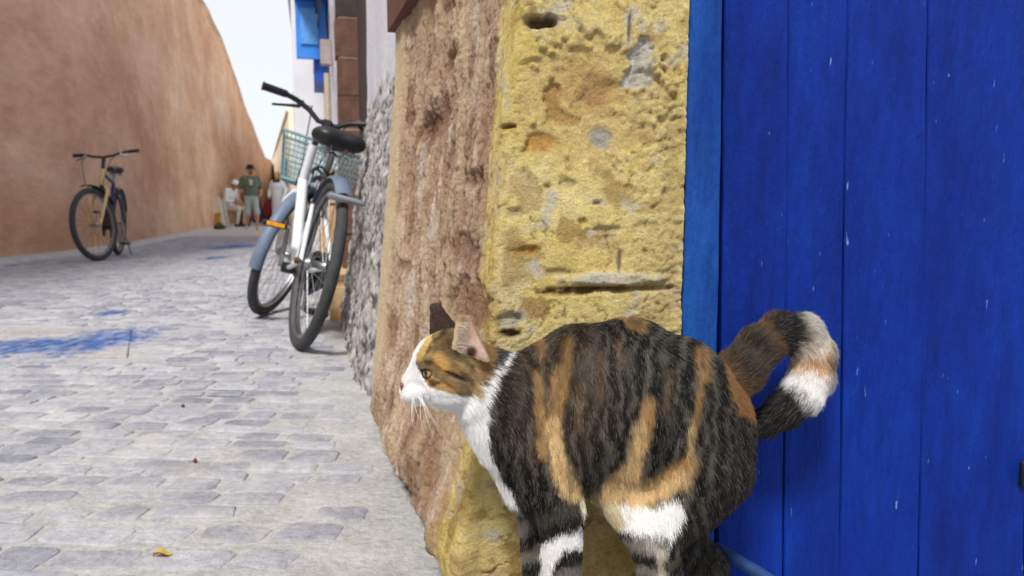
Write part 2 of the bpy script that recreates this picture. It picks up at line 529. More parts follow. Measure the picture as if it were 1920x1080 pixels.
# setts: rows across the alley
def sett_mesh(seed, nseg=3):
    r = random.Random(seed); out = []
    hx, hy = .5, .5; cr = .16
    for (sx, sy, a0) in ((1, 1, 0), (-1, 1, 90), (-1, -1, 180), (1, -1, 270)):
        jx, jy = r.uniform(-.07, .03), r.uniform(-.09, .03)
        for k in range(nseg):
            a = math.radians(a0 + 90 * k / (nseg - 1)); c = cr * r.uniform(.7, 1.2)
            out.append((sx * (hx + jx - cr) + c * math.cos(a), sy * (hy + jy - cr) + c * math.sin(a)))
    o = np.array(out); m = len(o)
    rings = [(o * 1.0, -.9), (o * .985, .0), (o * .93, .62), (o * .78, .95)]
    V = []
    for q, z in rings:
        for p in q: V.append((p[0], p[1], z + (r.uniform(-.12, .08) if z > 0 else 0)))
    V.append((r.uniform(-.1, .1), r.uniform(-.1, .1), 1.0 + r.uniform(-.1, .1)))
    Fc = []
    for i in range(len(rings) - 1):
        for k in range(m): Fc.append((i * m + k, i * m + (k + 1) % m, (i + 1) * m + (k + 1) % m, (i + 1) * m + k))
    t = (len(rings) - 1) * m
    for k in range(m): Fc.append((t + k, t + (k + 1) % m, len(V) - 1))
    return np.array(V), Fc
variants = [sett_mesh(k) for k in range(10)]
var_me = []
for k, (V, Fc) in enumerate(variants):
    me = mesh_data('paving_stone', V, Fc, STONE, smooth=True)
    at_ = me.attributes.new('stone_tone', 'FLOAT', 'POINT'); at_.data.foreach_set('value', [0.0] * len(V))
    var_me.append(me)
stones = []
rs = random.Random(11)
ROW = math.radians(-3.0); ra, rb_ = np.array([math.cos(ROW), math.sin(ROW)]), np.array([-math.sin(ROW), math.cos(ROW)])
SA = math.radians(14)                                            # joints run up the alley
up = np.array([-math.sin(SA), math.cos(SA)])
SLAB = np.array([gnd(-70, 614), gnd(248, 619), gnd(238, 672), gnd(-100, 669)])[:, :2]
SLC = SLAB.mean(0)
def inside_slab(q, m=.06):
    s = 0
    for i in range(4):
        a, b2 = SLAB[i], SLAB[(i + 1) % 4]; e = b2 - a; nrm = np.array([-e[1], e[0]]) / np.linalg.norm(e)
        if np.dot(q - a, nrm) > m: return False
    return True
y = -1.5
row = 0
while y < 13.5:
    dep = rs.uniform(.056, .074)
    x = -9.0 + rs.uniform(0, .15)
    while x < 4:
        wd = rs.uniform(.085, .15)
        wob = .02 * math.sin(x * 1.9 + row * .35) + .012 * math.sin(x * 5.1 + row)
        q = np.array([x + wd / 2 - math.tan(SA) * y * 1.0, y + dep / 2 + wob])
        q = q + np.array([0, math.tan(ROW) * (q[0])])
        x += wd
        xl = np.interp(q[1], LF[:, 1], LF[:, 0])
        if q[0] < xl + .22: continue
        if q[1] < .78:
            if q[0] > 1.6: continue
        else:
            if q[1] < 1.75:
                edge = C0[0] + DS[0] / DS[1] * (q[1] - C0[1]) - .075
            else: edge = rpt(q[1])[0]
            if q[0] > edge - .08 - .04 * math.sin(q[1] * 7): continue
        if -.1 < q[0] < 1.6 and .60 < q[1]: continue
        if inside_slab(q): continue
        # trodden cement hides many stones in the strip along the houses
        if .6 < q[1] < 7:
            near = q[0] - (np.interp(q[1], [.9, 1.7, 7], [-.1, -.34, rpt(7)[0]]) - .22)
            if near > 0 and rs.random() < .35: continue
        j = rs.uniform(.006, .0125)
        stones.append((q[0], q[1], wd - j, dep - j * .85, rs.uniform(.0015, .0050), rs.gauss(0, .035), rs.random()))
    y += dep; row += 1
def in_view(q, zz=0.0):
    d = np.array([q[0], q[1], zz - EYE]); fw = d[1] * CP - d[2] * SP * -1 * -1 if False else d[1] * CP + (-d[2]) * SP
    upc = d[1] * SP + d[2] * CP
    if fw <= .05: return None
    u = 960 + FPX * d[0] / fw; vv = 540 - FPX * upc / fw
    return (u, vv, fw)
vis, rest = [], []
for s in stones:
    p = in_view(s)
    if p and -40 < p[0] < 1000 and p[1] < 1120: vis.append((p[2], s))
    else: rest.append(s)
vis.sort(key=lambda t: t[0])
for k, (d0, s) in enumerate(vis):
    if k < 300:
        o = bpy.data.objects.new('paving_stone', var_me[int(s[6] * 997) % 10]); COL.objects.link(o); o.parent = pave
        o.location = (s[0], s[1], 0.001); o.scale = (s[2], s[3], s[4])
        o.rotation_euler = (rs.gauss(0, .006), rs.gauss(0, .006), -SA * .55 * 0 + s[5] + ROW)
    else: rest.append(s)
VV, FF, TT = [], [], []; off = 0
for s in rest:
    V, Fc = variants[int(s[6] * 997) % 10]
    a = s[5] + ROW; ca, sa = math.cos(a), math.sin(a)
    X = V * np.array([s[2], s[3], s[4]])
    VV.append(np.stack([s[0] + X[:, 0] * ca - X[:, 1] * sa, s[1] + X[:, 0] * sa + X[:, 1] * ca, X[:, 2] + .001], 1))
    FF += [tuple(i + off for i in q) for q in Fc]; off += len(V); TT += [s[6] * .5 - .25] * len(V)
o = mesh_obj('paving_stones', np.concatenate(VV), FF, STONE, pave, smooth=True, kind='stuff')
a_ = o.data.attributes.new('stone_tone', 'FLOAT', 'POINT'); a_.data.foreach_set('value', TT)

# drain slab let into the paving, splashed with blue paint
slab_mat = paving_mat('slab_concrete', [(.3, lin4((150, 146, 150))), (.6, lin4((172, 168, 168))), (.8, lin4((190, 186, 182)))], False, 60, .5, .004, .3)
mb = MB()
top = [np.array([*q, .004]) for q in SLAB]; inn = [np.array([*(SLC + (q - SLC) * .985), .0065]) for q in SLAB]; bot = [np.array([*q, -.03]) for q in SLAB]
mb.add(bot + top + inn, [(0, 1, 5, 4), (1, 2, 6, 5), (2, 3, 7, 6), (3, 0, 4, 7), (4, 5, 9, 8), (5, 6, 10, 9), (6, 7, 11, 10), (7, 4, 8, 11), (8, 9, 10, 11)])
slab = mb.obj('drain_slab', slab_mat, origin=(SLC[0], SLC[1], 0), smooth=False, label='grey concrete drain slab in the paving splashed with blue paint', cat='drain cover')

# pale cement fillet along the foot of the rampart
V = []
for p, q in zip(LF[:-1], LF[1:]):
    d = (q - p) / np.linalg.norm(q - p); nr = np.array([d[1], -d[0]])
    for o_, z in ((-.05, .05), (.03, .05), (.10, .025), (.17, .004), (.18, -.02)):
        jj = .02 * math.sin(p[1] * 6.1) * (o_ > .05)
        V.append((p[0] + nr[0] * (o_ + jj), p[1] + nr[1] * (o_ + jj), z))
mesh_obj('kerb', V, grid_faces(len(LF) - 1, 5)[:, ::-1], MORTAR, smooth=True, kind='structure', label='pale cement fillet along the foot of the rampart')

# ================================================================== the rampart
ram_m, n, l, b = new_mat('ochre_rampart_plaster')
v = _pos(n)
c = _ramp(n, l, _noise(n, l, v, .7, 9, .62, (1, .32, 1)), [(.25, lin4((190, 146, 118))), (.45, lin4((206, 166, 138))), (.6, lin4((220, 186, 160))), (.78, lin4((234, 208, 188)))])
mp = n.new('ShaderNodeMapping'); mp.inputs['Rotation'].default_value = (math.radians(28), 0, 0); mp.inputs['Scale'].default_value = (1, .55, .42); l.new(v, mp.inputs['Vector'])
c = _mix(n, l, c, _ramp(n, l, _noise(n, l, mp.outputs[0], 1.6, 8, .65), [(.3, (.80, .75, .72)), (.7, (1.10, 1.09, 1.08))]), .9, 'MULTIPLY')
c = _mix(n, l, c, _ramp(n, l, _noise(n, l, v, 9, 9, .75, (1, .4, 1)), [(.3, (.82,) * 3), (.7, (1.15,) * 3)]), 1.0, 'MULTIPLY')
c = _mix(n, l, c, lin4((184, 128, 96)), _ramp(n, l, _noise(n, l, v, .9, 7, .6, (1, .3, .8)), [(.54, (0, 0, 0)), (.72, (.5, .5, .5))]))
l.new(c, b.inputs['Base Color']); b.inputs['Roughness'].default_value = .95; b.inputs['Specular IOR Level'].default_value = .2
_bump(n, l, b, _noise(n, l, v, 22, 9, .7), .55, .03)
# height of its sloping top, measured where it meets the sky
tops = []
for u, v_ in ((388, 0), (409, 41), (429, 89), (448, 144), (465, 197), (482, 241), (501, 294)):
    best = None
    for p in LF[LF[:, 1] > 3]:
        q = at(u, v_, p[1]); e = abs(q[0] - p[0])
        if best is None or e < best[0]: best = (e, p[1], q[2])
    tops.append(best[1:])
ty = np.array([t[0] for t in tops]); tz = np.array([t[1] for t in tops])
print('rampart top', [(round(a, 1), round(b2, 2)) for a, b2 in tops])
def rtop(y): 
    return np.interp(y, np.concatenate([[-10, ty[0] - 6], ty]), np.concatenate([[tz[0] + .5, tz[0] + .25], tz]))
nr_ = 70
front, back = [], []
for i, p in enumerate(LF):
    q = LF[min(i + 1, len(LF) - 1)]; p0 = LF[max(i - 1, 0)]; d = (q - p0) / np.linalg.norm(q - p0); nr = np.array([d[1], -d[0]])
    ht = float(rtop(p[1])) + .05 * math.sin(p[1] * 2.3) * math.sin(p[1] * .7 + 1) + random.uniform(-.02, .02)
    for k in range(nr_):
        z = -.05 + (ht + .05) * k / (nr_ - 1)
        front.append((p[0] - nr[0] * .035 * z, p[1] - nr[1] * .035 * z, z, nr[0], nr[1]))
    for z, o_ in ((ht + .03, -.12), (ht + .02, -1.3), (-.05, -1.3)):
        back.append((p[0] + nr[0] * o_, p[1] + nr[1] * o_, z))
Fr = np.array(front); rel = .05 * fbm(Fr[:, :3] * .9, 4, 21) + .012 * fbm(Fr[:, :3] * 7, 3, 22)
P3 = Fr[:, :3].copy(); P3[:, 0] += Fr[:, 3] * rel; P3[:, 1] += Fr[:, 4] * rel
fr = P3.reshape(len(LF), nr_, 3); bk = np.array(back).reshape(len(LF), 3, 3)
al = np.concatenate([fr, bk], 1)
mesh_obj('rampart_wall', al.reshape(-1, 3), grid_faces(len(LF), nr_ + 3), ram_m, smooth=True, origin=(LF[0][0], LF[0][1], 0), label='long high rampart wall of ochre pink plaster with a sloping top', cat='wall')

# ================================================================== near house: brown flank, yellow corner, blue door
house = empty('corner_house', (C0[0], C0[1], 0), 'near house with brown flank, yellow plaster corner and plank door', 'house')
HO = np.array([C0[0], C0[1], 0])
WALL = mat_vcol('old_plaster', .92, 85, .17, 1.0, .010, None, 130)
s_yel = flank_sz(938, 60)[0]
# columns: along the flank from its far end, round the corner, across the pier, into the door recess
cs_ = [('s', x) for x in np.concatenate([np.arange(SLEN, .5, -.0055), np.arange(.5, .02, -.004)])]
cs_ += [('a', a) for a in np.linspace(0, 1, 7)[1:-1]]
cs_ += [('t', x) for x in np.arange(.02, T1, .0017)] + [('t', T1)]
cs_ += [('d', x) for x in (.004, .02, .05)]
zs = np.concatenate([np.arange(-.06, .9, .0024), np.arange(.9, 1.6, .012), np.arange(1.6, 4.6, .06)])
ncol = len(cs_); nrow = len(zs)
base = np.zeros((nrow, ncol, 2)); nor = np.zeros((nrow, ncol, 2)); S_ = np.zeros(ncol); T_ = np.zeros(ncol); isf = np.zeros(ncol)
bz = batter(zs)
for j, (k, x) in enumerate(cs_):
    if k == 's':
        base[:, j] = C0 + DS * x + NL * bz[:, None]; nor[:, j] = NL; S_[j] = x; T_[j] = -.02; isf[j] = 1
    elif k == 'a':
        ang = x * math.pi / 2
        # rounded arris: quarter turn between flank and pier
        cen = C0 + DS * .02 + DD * .02 * 0
        p0 = C0 + DS * .02; p1 = C0 + DD * .02
        tt = x; q = (1 - tt) ** 2 * p0 + 2 * tt * (1 - tt) * C0 + tt ** 2 * p1
        base[:, j] = q + (NL * bz[:, None]) * 1.0; nn = NL * (1 - tt) + NF * tt; nor[:, j] = nn / np.linalg.norm(nn)
        S_[j] = .02 * (1 - tt); T_[j] = .02 * tt; isf[j] = 1 - tt
    elif k == 't':
        fade = 1 - (x - .02) / (T1 - .02)
        base[:, j] = C0 + DD * x + NL * (bz * fade)[:, None]; nor[:, j] = NF; S_[j] = 0; T_[j] = x
    else:
        base[:, j] = C0 + DD * T1 - NF * x; nor[:, j] = DD; T_[j] = T1 + x
Z = np.repeat(zs[:, None], ncol, 1).ravel(); S = np.tile(S_, nrow); T = np.tile(T_, nrow); FL = np.tile(isf, nrow)
B2 = base.reshape(-1, 2); N2 = nor.reshape(-1, 2)
P = np.stack([B2[:, 0], B2[:, 1], Z], 1)
W = np.stack([T - S, Z, FL * 0], 1)                                  # unrolled wall coordinates
def blob(cu, cv, ru, rv, onpier, jit=.35, seed=1, sharp=.35):
    """soft irregular spot given where it sits on the wall"""
    if onpier:
        a, z0 = pier_tz(cu, cv); w0 = a; pu = .00062; X = T
        g = FL < .5
    else:
        a, z0 = flank_sz(cu, cv); X = S; g = FL >= .5
        e = flank_sz(cu - ru, cv)[0]; 
    du = abs(pier_tz(cu + ru, cv)[0] - a) if onpier else abs(flank_sz(cu - ru, cv)[0] - a)
    dv = abs((pier_tz if onpier else flank_sz)(cu, cv + rv)[1] - z0)
    r = np.hypot((X - a) / max(du, 1e-4), (Z - z0) / max(dv, 1e-4))
    r = r + jit * NZ[seed % 3]
    return (1 - sstep(1 - sharp, 1 + sharp, r)) * g
NZ = [fbm(W * 60, 4, 41), fbm(W * 38, 4, 43), fbm(W * 90, 4, 47)]
n_big = fbm(W * np.array([9, 6, 1]), 5, 51); n_mid = fbm(W * 30, 5, 52); n_fine = fbm(W * 165, 4, 53)
n_str = fbm(W * np.array([42, 7, 1]) + n_big[:, None] * .8, 5, 54); n_str2 = fbm(W * np.array([90, 13, 1]), 4, 55)
yel = ((FL < .5) | (S < s_yel + .006 * n_mid + .004 * np.sin(Z * 21))).astype(float)
yel = np.where(FL >= .5, 1 - sstep(s_yel - .006, s_yel + .006, S + .012 * n_mid), yel)
rel = np.zeros(len(P)); col = np.zeros((len(P), 3))
def lay(mask, rgb):
    global col
    col = col * (1 - mask[:, None]) + lin(rgb) * mask[:, None]
# --- brown flank: tooled stone under worn render
rb = .008 * n_big + .0075 * n_str + .003 * n_str2 + .0035 * n_mid + .0032 * n_fine
rb -= .007 * sstep(.25, .55, n_str)
tone = np.clip(.5 + .55 * n_big + .35 * n_str2 + .25 * n_mid, 0, 1)
cb = lin((170, 138, 110)) * (1 - tone)[:, None] + lin((222, 198, 166)) * tone[:, None]
mk = sstep(.12, .5, fbm(W * np.array([14, 5, 1]), 4, 57)); cb = cb * (1 - .55 * mk[:, None]) + lin((172, 136, 116)) * .55 * mk[:, None]
mk = sstep(.18, .45, fbm(W * np.array([60, 9, 1]), 4, 58)); cb = cb * (1 - .6 * mk[:, None]) + lin((228, 214, 196)) * .6 * mk[:, None]
mk = sstep(.22, .5, fbm(W * np.array([34, 12, 1]), 4, 59)); cb = cb * (1 - .6 * mk[:, None]) + lin((122, 86, 62)) * .6 * mk[:, None]
# --- yellow lime wash over blocks
smo = np.maximum(blob(1105, 420, 125, 105, True, .5, 1, .4), .8 * blob(1160, 590, 120, 34, True, .5, 0, .4))
qt = 1 - .72 * smo
ry = .002 * n_big + (.0020 * n_mid + .0022 * n_fine) * qt
fl = fbm(W * 16, 5, 61); flk = sstep(.16, .20, fl + .3 * n_mid + .12 * n_fine) * qt
ry -= .0042 * flk
ty_ = np.clip(.5 + .5 * n_big + .4 * n_mid, 0, 1)
cy = lin((222, 194, 106)) * (1 - ty_)[:, None] + lin((244, 227, 162)) * ty_[:, None]
cy = cy * (1 - .75 * flk[:, None]) + lin((226, 208, 156)) * .75 * flk[:, None]
fe_ = 4 * flk * (1 - flk); fe_ = np.maximum(fe_, sstep(.10, .16, fl + .3 * n_mid + .12 * n_fine) * (1 - flk) * .35); cy = cy * (1 - .5 * fe_[:, None]) + lin((150, 112, 60)) * .5 * fe_[:, None]
mk = sstep(.22, .4, fbm(W * 24, 5, 62)); cy = cy * (1 - .75 * mk[:, None]) + lin((206, 168, 100)) * .5 * mk[:, None]
mk = sstep(.3, .48, fbm(W * 30, 5, 63)); cy = cy * (1 - .8 * mk[:, None]) + lin((214, 206, 186)) * .8 * mk[:, None]
# hairline cracks and chipped edges through the wash
crk = np.abs(fbm(W * np.array([11, 13, 1]) + 5, 4, 64)); crm = (1 - sstep(.006, .022, crk)) * sstep(-.05, .2, fbm(W * 7, 3, 65))
ry -= .0035 * crm; cy = cy * (1 - .6 * crm[:, None]) + lin((132, 96, 52)) * .6 * crm[:, None]
spk, spv = cells(W[:, :2] * 165 + np.stack([NZ[0], NZ[1]], 1), 9); spm = (1 - sstep(.12, .34, spk)) * (spv > .68) * sstep(-.3, .2, fbm(W * 9, 3, 66))
spm = spm * qt; ry -= .0026 * spm; cy = cy * (1 - .6 * spm[:, None]) + lin((150, 108, 58)) * .6 * spm[:, None]
# the narrow yellow strip on the flank side of the corner is raked and streaky
stripk = (FL >= .5) * yel
ry += stripk * (.004 * n_str + .003 * n_str2)
mk = stripk * sstep(.1, .4, n_str2); cy = cy * (1 - .5 * mk[:, None]) + lin((206, 178, 60)) * .5 * mk[:, None]
rel = rb * (1 - yel) + ry * .5 * yel; col = cb * (1 - yel)[:, None] + cy * yel[:, None]
# --- single features, pier
def feat(cu, cv, ru, rv, depth, rgb=None, onpier=True, amt=.9, seed=1, sharp=.35, jit=.6):
    global rel
    m = blob(cu, cv, ru, rv, onpier, jit, seed, sharp)
    rel = rel - depth * m
    if rgb is not None: lay(m * amt, rgb)
feat(1120, 190, 130, 110, .005, (220, 194, 128), seed=0, sharp=.12)
feat(1115, 165, 62, 52, .002, (204, 164, 104), seed=2, amt=.6)
feat(1128, 172, 30, 32, .003, (184, 144, 96), seed=1, amt=.8)
feat(1030, 40, 26, 11, .018, (96, 66, 36), seed=0)
feat(1208, 128, 26, 50, .004, (206, 208, 212), seed=0, sharp=.1, jit=.8)
feat(1142, 256, 22, 20, .003, (176, 172, 162), seed=1)
feat(1060, 195, 14, 40, .005, (178, 132, 74), seed=2, amt=.7)
feat(1042, 268, 26, 16, .004, (200, 150, 76), seed=0, amt=.8)
feat(1085, 225, 20, 10, .004, (178, 136, 80), seed=1, amt=.7)
feat(1180, 522, 78, 12, -.006, (212, 206, 188), seed=1, sharp=.3)
feat(1175, 541, 95, 5, .010, (112, 82, 44), seed=2, sharp=.4)
feat(1100, 548, 40, 4, .006, (140, 104, 58), seed=2)
feat(940, 540, 22, 26, .004, (196, 190, 176), seed=0)
feat(1005, 602, 30, 16, .008, (196, 188, 168), seed=0)
feat(1020, 624, 16, 7, .012, (84, 60, 36), seed=1)
feat(962, 232, 26, 5, .008, (116, 82, 30), seed=2, onpier=False)
feat(976, 125, 6, 30, .006, (176, 140, 110), seed=2)
for (a, b2, c2, d2) in ((1090, 345, 14, 8), (1060, 350, 9, 6), (1165, 445, 12, 9), (1035, 470, 18, 8), (1120, 415, 8, 6), (1020, 330, 9, 12), (1010, 400, 12, 9), (1140, 380, 7, 5), (1160, 430, 20, 6), (1085, 510, 20, 7)):
    feat(a, b2, c2, d2, .004, random.choice([(188, 138, 66), (204, 186, 140), (150, 112, 58)]), seed=int(a) % 3, amt=.7)
feat(1186, 50, 3.5, 30, .002, (84, 80, 96), seed=1, amt=.8, jit=.1)
feat(1180, 488, 3.5, 22, .002, (84, 80, 96), seed=1, amt=.8, jit=.1)
# pitted band beside the door
pitm = sstep(T1 * .62, T1 * .78, T + .012 * n_mid) * (FL < .5) * (1 - sstep(.62, .7, Z) * .35)
wq = W[:, :2] * np.array([70, 90]) + np.stack([NZ[0], NZ[1]], 1) * 1.3; cd, cv_ = cells(wq, 5); pit = (1 - sstep(.08, .5, cd + .25 * NZ[2])) * (cv_ > .55)
rel += pitm * (.0008 - .0026 * pit + .0018 * n_mid + .0016 * n_fine); lay(pitm * .4, (220, 200, 138)); lay(pitm * pit * .35, (150, 116, 66))
feat(1262, 400, 16, 230, .003, (196, 172, 120), seed=1, amt=.5)
# --- single features, flank: gouges and the hollows where render fell away
for (cu, cv, ru, rv, dp, c3) in ((862, 470, 26, 30, .016, (122, 72, 52)), (815, 225, 20, 34, .02, (112, 64, 50)), (795, 240, 12, 22, .02, (104, 60, 46)), (768, 225, 10, 16, .014, (120, 74, 56)),
        (846, 112, 13, 20, .016, (126, 78, 60)), (885, 335, 16, 16, .012, (120, 70, 48)), (742, 385, 7, 30, .014, (124, 82, 54)), (876, 575, 34, 50, .018, (128, 74, 44)),
        (770, 190, 8, 26, .01, (150, 110, 90)), (846, 10, 14, 14, .012, (130, 84, 66)), (760, 500, 12, 12, .01, (130, 88, 60)), (735, 620, 10, 40, .01, (136, 94, 64)), (860, 640, 20, 40, .01, (150, 104, 68)),
        (745, 760, 10, 26, .016, (96, 66, 44)), (700, 760, 7, 20, .014, (98, 70, 48)), (820, 880, 20, 60, .010, (150, 110, 80)), (790, 900, 14, 50, .012, (118, 80, 56))):
    feat(cu, cv, ru, rv, dp * .55, c3, onpier=False, seed=int(cu) % 3, amt=.6, jit=.45, sharp=.6)
for (cu, cv, ru, rv) in ((845, 260, 5, 24), (812, 430, 6, 40), (790, 330, 6, 60), (770, 560, 8, 60), (800, 640, 8, 40)):
    feat(cu, cv, ru, rv, -.003, (226, 212, 198), onpier=False, seed=1, amt=.7)
# ochre stains low at the corner, cream edge band at the far end
low = (FL >= .5) * (1 - sstep(.08, .2, S + .05 * n_big)) * (1 - sstep(.13, .30, Z + .08 * n_big)); lay(low * .5 * sstep(-.1, .3, n_mid + .1 * n_str), (190, 150, 72))
low2 = (FL < .5) * (1 - sstep(.05, .2, Z + .06 * n_big)); lay(low2 * .6, (170, 128, 56))
edge = (FL >= .5) * sstep(SLEN - .135, SLEN - .105, S + .01 * n_big); lay(edge * .85, (222, 202, 164)); rel = rel * (1 - .7 * edge) + .006 * edge
# crumbled, undercut foot
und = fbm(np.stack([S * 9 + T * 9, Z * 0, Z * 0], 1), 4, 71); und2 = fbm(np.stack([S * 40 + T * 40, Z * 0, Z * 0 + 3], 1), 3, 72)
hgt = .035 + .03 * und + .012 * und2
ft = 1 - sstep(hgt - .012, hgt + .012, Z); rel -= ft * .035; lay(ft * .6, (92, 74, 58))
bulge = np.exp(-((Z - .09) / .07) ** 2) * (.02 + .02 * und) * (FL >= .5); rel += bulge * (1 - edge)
rel *= np.where(np.tile([k[0] == 'd' for k in cs_], nrow), .2, 1)
P[:, :2] += N2 * rel[:, None]
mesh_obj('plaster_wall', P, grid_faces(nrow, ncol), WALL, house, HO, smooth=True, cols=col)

YEL = mat_plain('yellow_limewash', (208, 178, 96), .92, var=.25, scale=14, bump=.6, bdist=.006)
BRN = mat_plain('brown_render', (170, 132, 104), .92, var=.25, scale=10, bump=.6, bdist=.01)
# the rest of the house behind and above: core, wall over the door, far jamb
TD = 1.02                                                            # the door ends here
mb = MB()
def quadbox(mb, a, b2, c2, d2, z0, z1):
    pts = [np.array([*q, z]) for z in (z0, z1) for q in (a, b2, c2, d2)]
    mb.add(pts, [(3, 2, 1, 0), (4, 5, 6, 7), (0, 1, 5, 4), (1, 2, 6, 5), (2, 3, 7, 6), (3, 0, 4, 7)]); return mb
q0 = C0 + DS * .06 + DD * .12 - NF * .12
quadbox(mb, C0 + DD * .14 - NF * .14, C0 + DD * 3.2 - NF * .14, C0 + DD * 3.2 - NF * .14 + DS * 1.6, C0 - NL * .14 + DS * (SLEN - .06), -.05, 4.55)
mb.obj('house_core', BRN, house, smooth=False, origin=HO)  # unseen solid box, added to stop light leaking through the wall shell
quadbox(MB(), C0 + DD * T1, C0 + DD * TD - DD * .002, C0 + DD * (TD - .002) - NF * .12, C0 + DD * T1 - NF * .12, 1.98, 4.58).obj('wall_over_door', YEL, house, smooth=False, origin=HO)
quadbox(MB(), C0 + DD * TD, C0 + DD * 3.2, C0 + DD * 3.2 - NF * .12, C0 + DD * TD - NF * .12, -.05, 4.58).obj('far_jamb_wall', YEL, house, smooth=False, origin=HO)
# rusty wooden beam end sticking out of the flank
wood = mat_plain('red_brown_wood', (92, 54, 44), .8, var=.3, scale=25, bump=.5, bdist=.003)
s0, z0 = flank_sz(752, 52); s1, z1 = flank_sz(800, -6)
q = [C0 + DS * s + NL * (batter(np.array([z0]))[0] + o_) for s, o_ in ((s0, -.03), (s0, .022), (s1 - .25, .022), (s1 - .25, -.03))]
quadbox(MB(), *q, z0 - .012, z0 + .10).obj('wooden_sill', wood, house, smooth=False, origin=HO)

# ------------------------------------------------------------------ the blue door
def blue_mat(name, dark, light, chips, grain, rough):
    m, n, l, b = new_mat(name); v = _pos(n)
    oi = n.new('ShaderNodeObjectInfo')
    c = _ramp(n, l, _noise(n, l, v, 8, 8, .68, (1, 1, .3)), [(.3, lin4(dark)), (.7, lin4(light))])
    c = _mix(n, l, c, _ramp(n, l, _noise(n, l, v, 45, 6, .7, (2.2, 2.2, .3)), [(.3, (.78,) * 3), (.7, (1.2,) * 3)]), grain, 'MULTIPLY')
    c = _mix(n, l, c, _ramp(n, l, oi.outputs['Random'], [(0, (.88,) * 3), (1, (1.1,) * 3)]), 1.0, 'MULTIPLY')
    # scuffs: short upright flecks of paler paint
    fl = _noise(n, l, v, 110, 3, .5, (1.6, 1.6, .32)); fm = _noise(n, l, v, 9, 4, .6)
    ad = n.new('ShaderNodeMath'); ad.operation = 'MULTIPLY_ADD'; ad.inputs[1].default_value = .22; l.new(fm, ad.inputs[0]); l.new(fl, ad.inputs[2])
    c = _mix(n, l, c, lin4((120, 156, 208)), _ramp(n, l, ad.outputs[0], [(chips, (0, 0, 0)), (chips + .05, (.75, .75, .75))]))
    l.new(c, b.inputs['Base Color']); b.inputs['Roughness'].default_value = rough
    b.inputs['Specular IOR Level'].default_value = .12
    h1 = _noise(n, l, v, 60, 8, .75, (1.4, 1.4, .5)); 
    h2 = _noise(n, l, v, 24, 6, .6, (1.6, 1.6, .22))
    hs = n.new('ShaderNodeMath'); hs.operation = 'MULTIPLY_ADD'; hs.inputs[1].default_value = 1.6; l.new(h2, hs.inputs[0]); l.new(h1, hs.inputs[2])
    _bump(n, l, b, hs.outputs[0], .9, .006)
    return m
BOARD = blue_mat('cobalt_door_paint', (3, 28, 104), (9, 50, 148), .83, .9, .5)
FRAMEM = blue_mat('brighter_blue_frame_paint', (8, 42, 124), (36, 94, 176), .87, 1.0, .55)
IRON = mat_plain('blue_painted_iron', (42, 68, 118), .5, .1, .3, 60, .4, .001)
DARK = mat_plain('dark_gap', (14, 18, 36), .9)
door = empty('plank_door', dpt(T1, 0), 'weathered cobalt blue plank door beside the yellow corner', 'door')
DO = dpt(T1, 0)
def plank_poly(mb, x0t, x0b, x1t, x1b, zb, zt, out, th, seed):
    """one board: slightly crooked edges, eased arrises, a little cupped"""
    r = random.Random(seed); zz = np.linspace(zb, zt, 40); V = []
    prof = ((0, -th), (0, -.0014), (.0012, 0), (.25, .0007), (.5, .001), (.75, .0006), (1, 0), (1, -.0014), (1, -th))
    ph = r.uniform(0, 6)
    for z in zz:
        f = (z - zb) / (zt - zb); a = x0b + (x0t - x0b) * f; b2 = x1b + (x1t - x1b) * f
        a += .0009 * math.sin(z * 9 + ph) + .0004 * math.sin(z * 31 + ph); b2 += .0009 * math.sin(z * 8 + ph * 2) + .0004 * math.sin(z * 37 + ph)
        for i, (k, o_) in enumerate(prof):
            t = a + (b2 - a) * k
            if i == 2: t = a + .0013
            if i == 6: t = b2 - .0013
            V.append(dpt(t, z, out + o_ + .0006 * math.sin(z * 5 + ph)))
    m = len(prof); Fc = grid_faces(len(zz), m).tolist()
    Fc.append(list(range(m))[::-1]); Fc.append([(len(zz) - 1) * m + i for i in range(m)])
    return mb.add(V, Fc)
ZB, ZT = .010, 1.955
def extrap(u_top, u_bot, back):
    a, za = pier_tz(u_top, 0, back); b2, zb_ = pier_tz(u_bot, 1000, back)
    f = lambda z: b2 + (a - b2) * (z - zb_) / (za - zb_)
    return f(ZB), a + (f(ZT) - a) * .25
RE = .030
lines = [extrap(u, v_, RE) for u, v_ in ((1342, 1344), (1448, 1466), (1558, 1571), (1700, 1719), (1888, 1917))]
for k in range(2):
    pb, pt = lines[-1]; lines.append((pb + .115 + .01 * k, pt + .113 + .012 * k))
for k in range(len(lines) - 1):
    mb = MB(); g = .0003 if k in (0, 1, 2) else (.0005 if k == 3 else .0013)
    plank_poly(mb, lines[k][1] + g, lines[k][0] + g, lines[k + 1][1] - g, lines[k + 1][0] - g, ZB, ZT, -RE + random.uniform(-.001, .001), .024, k)
    mb.obj('plank', BOARD, door, smooth=True, origin=DO)
last = lines[-1]
fx = extrap(1341, 1343, .012)
mb = MB(); plank_poly(mb, fx[1] - .003, fx[0] - .003, T1 + .0025, T1 + .0025, ZB, ZT + .06, -.012, .05, 77)
V = np.array(mb.v); mb = MB(); plank_poly(mb, T1 + .003, T1 + .003, fx[1] - .004, fx[0] - .004, ZB, ZT + .06, -.010, .05, 77)
mb.obj('frame_post', FRAMEM, door, smooth=True, origin=DO)
mb = MB(); plank_poly(mb, last[1] + .003, last[0] + .003, TD - .004, TD - .004, ZB, ZT + .06, -.010, .05, 78); mb.obj('frame_post', FRAMEM, door, smooth=True, origin=DO)
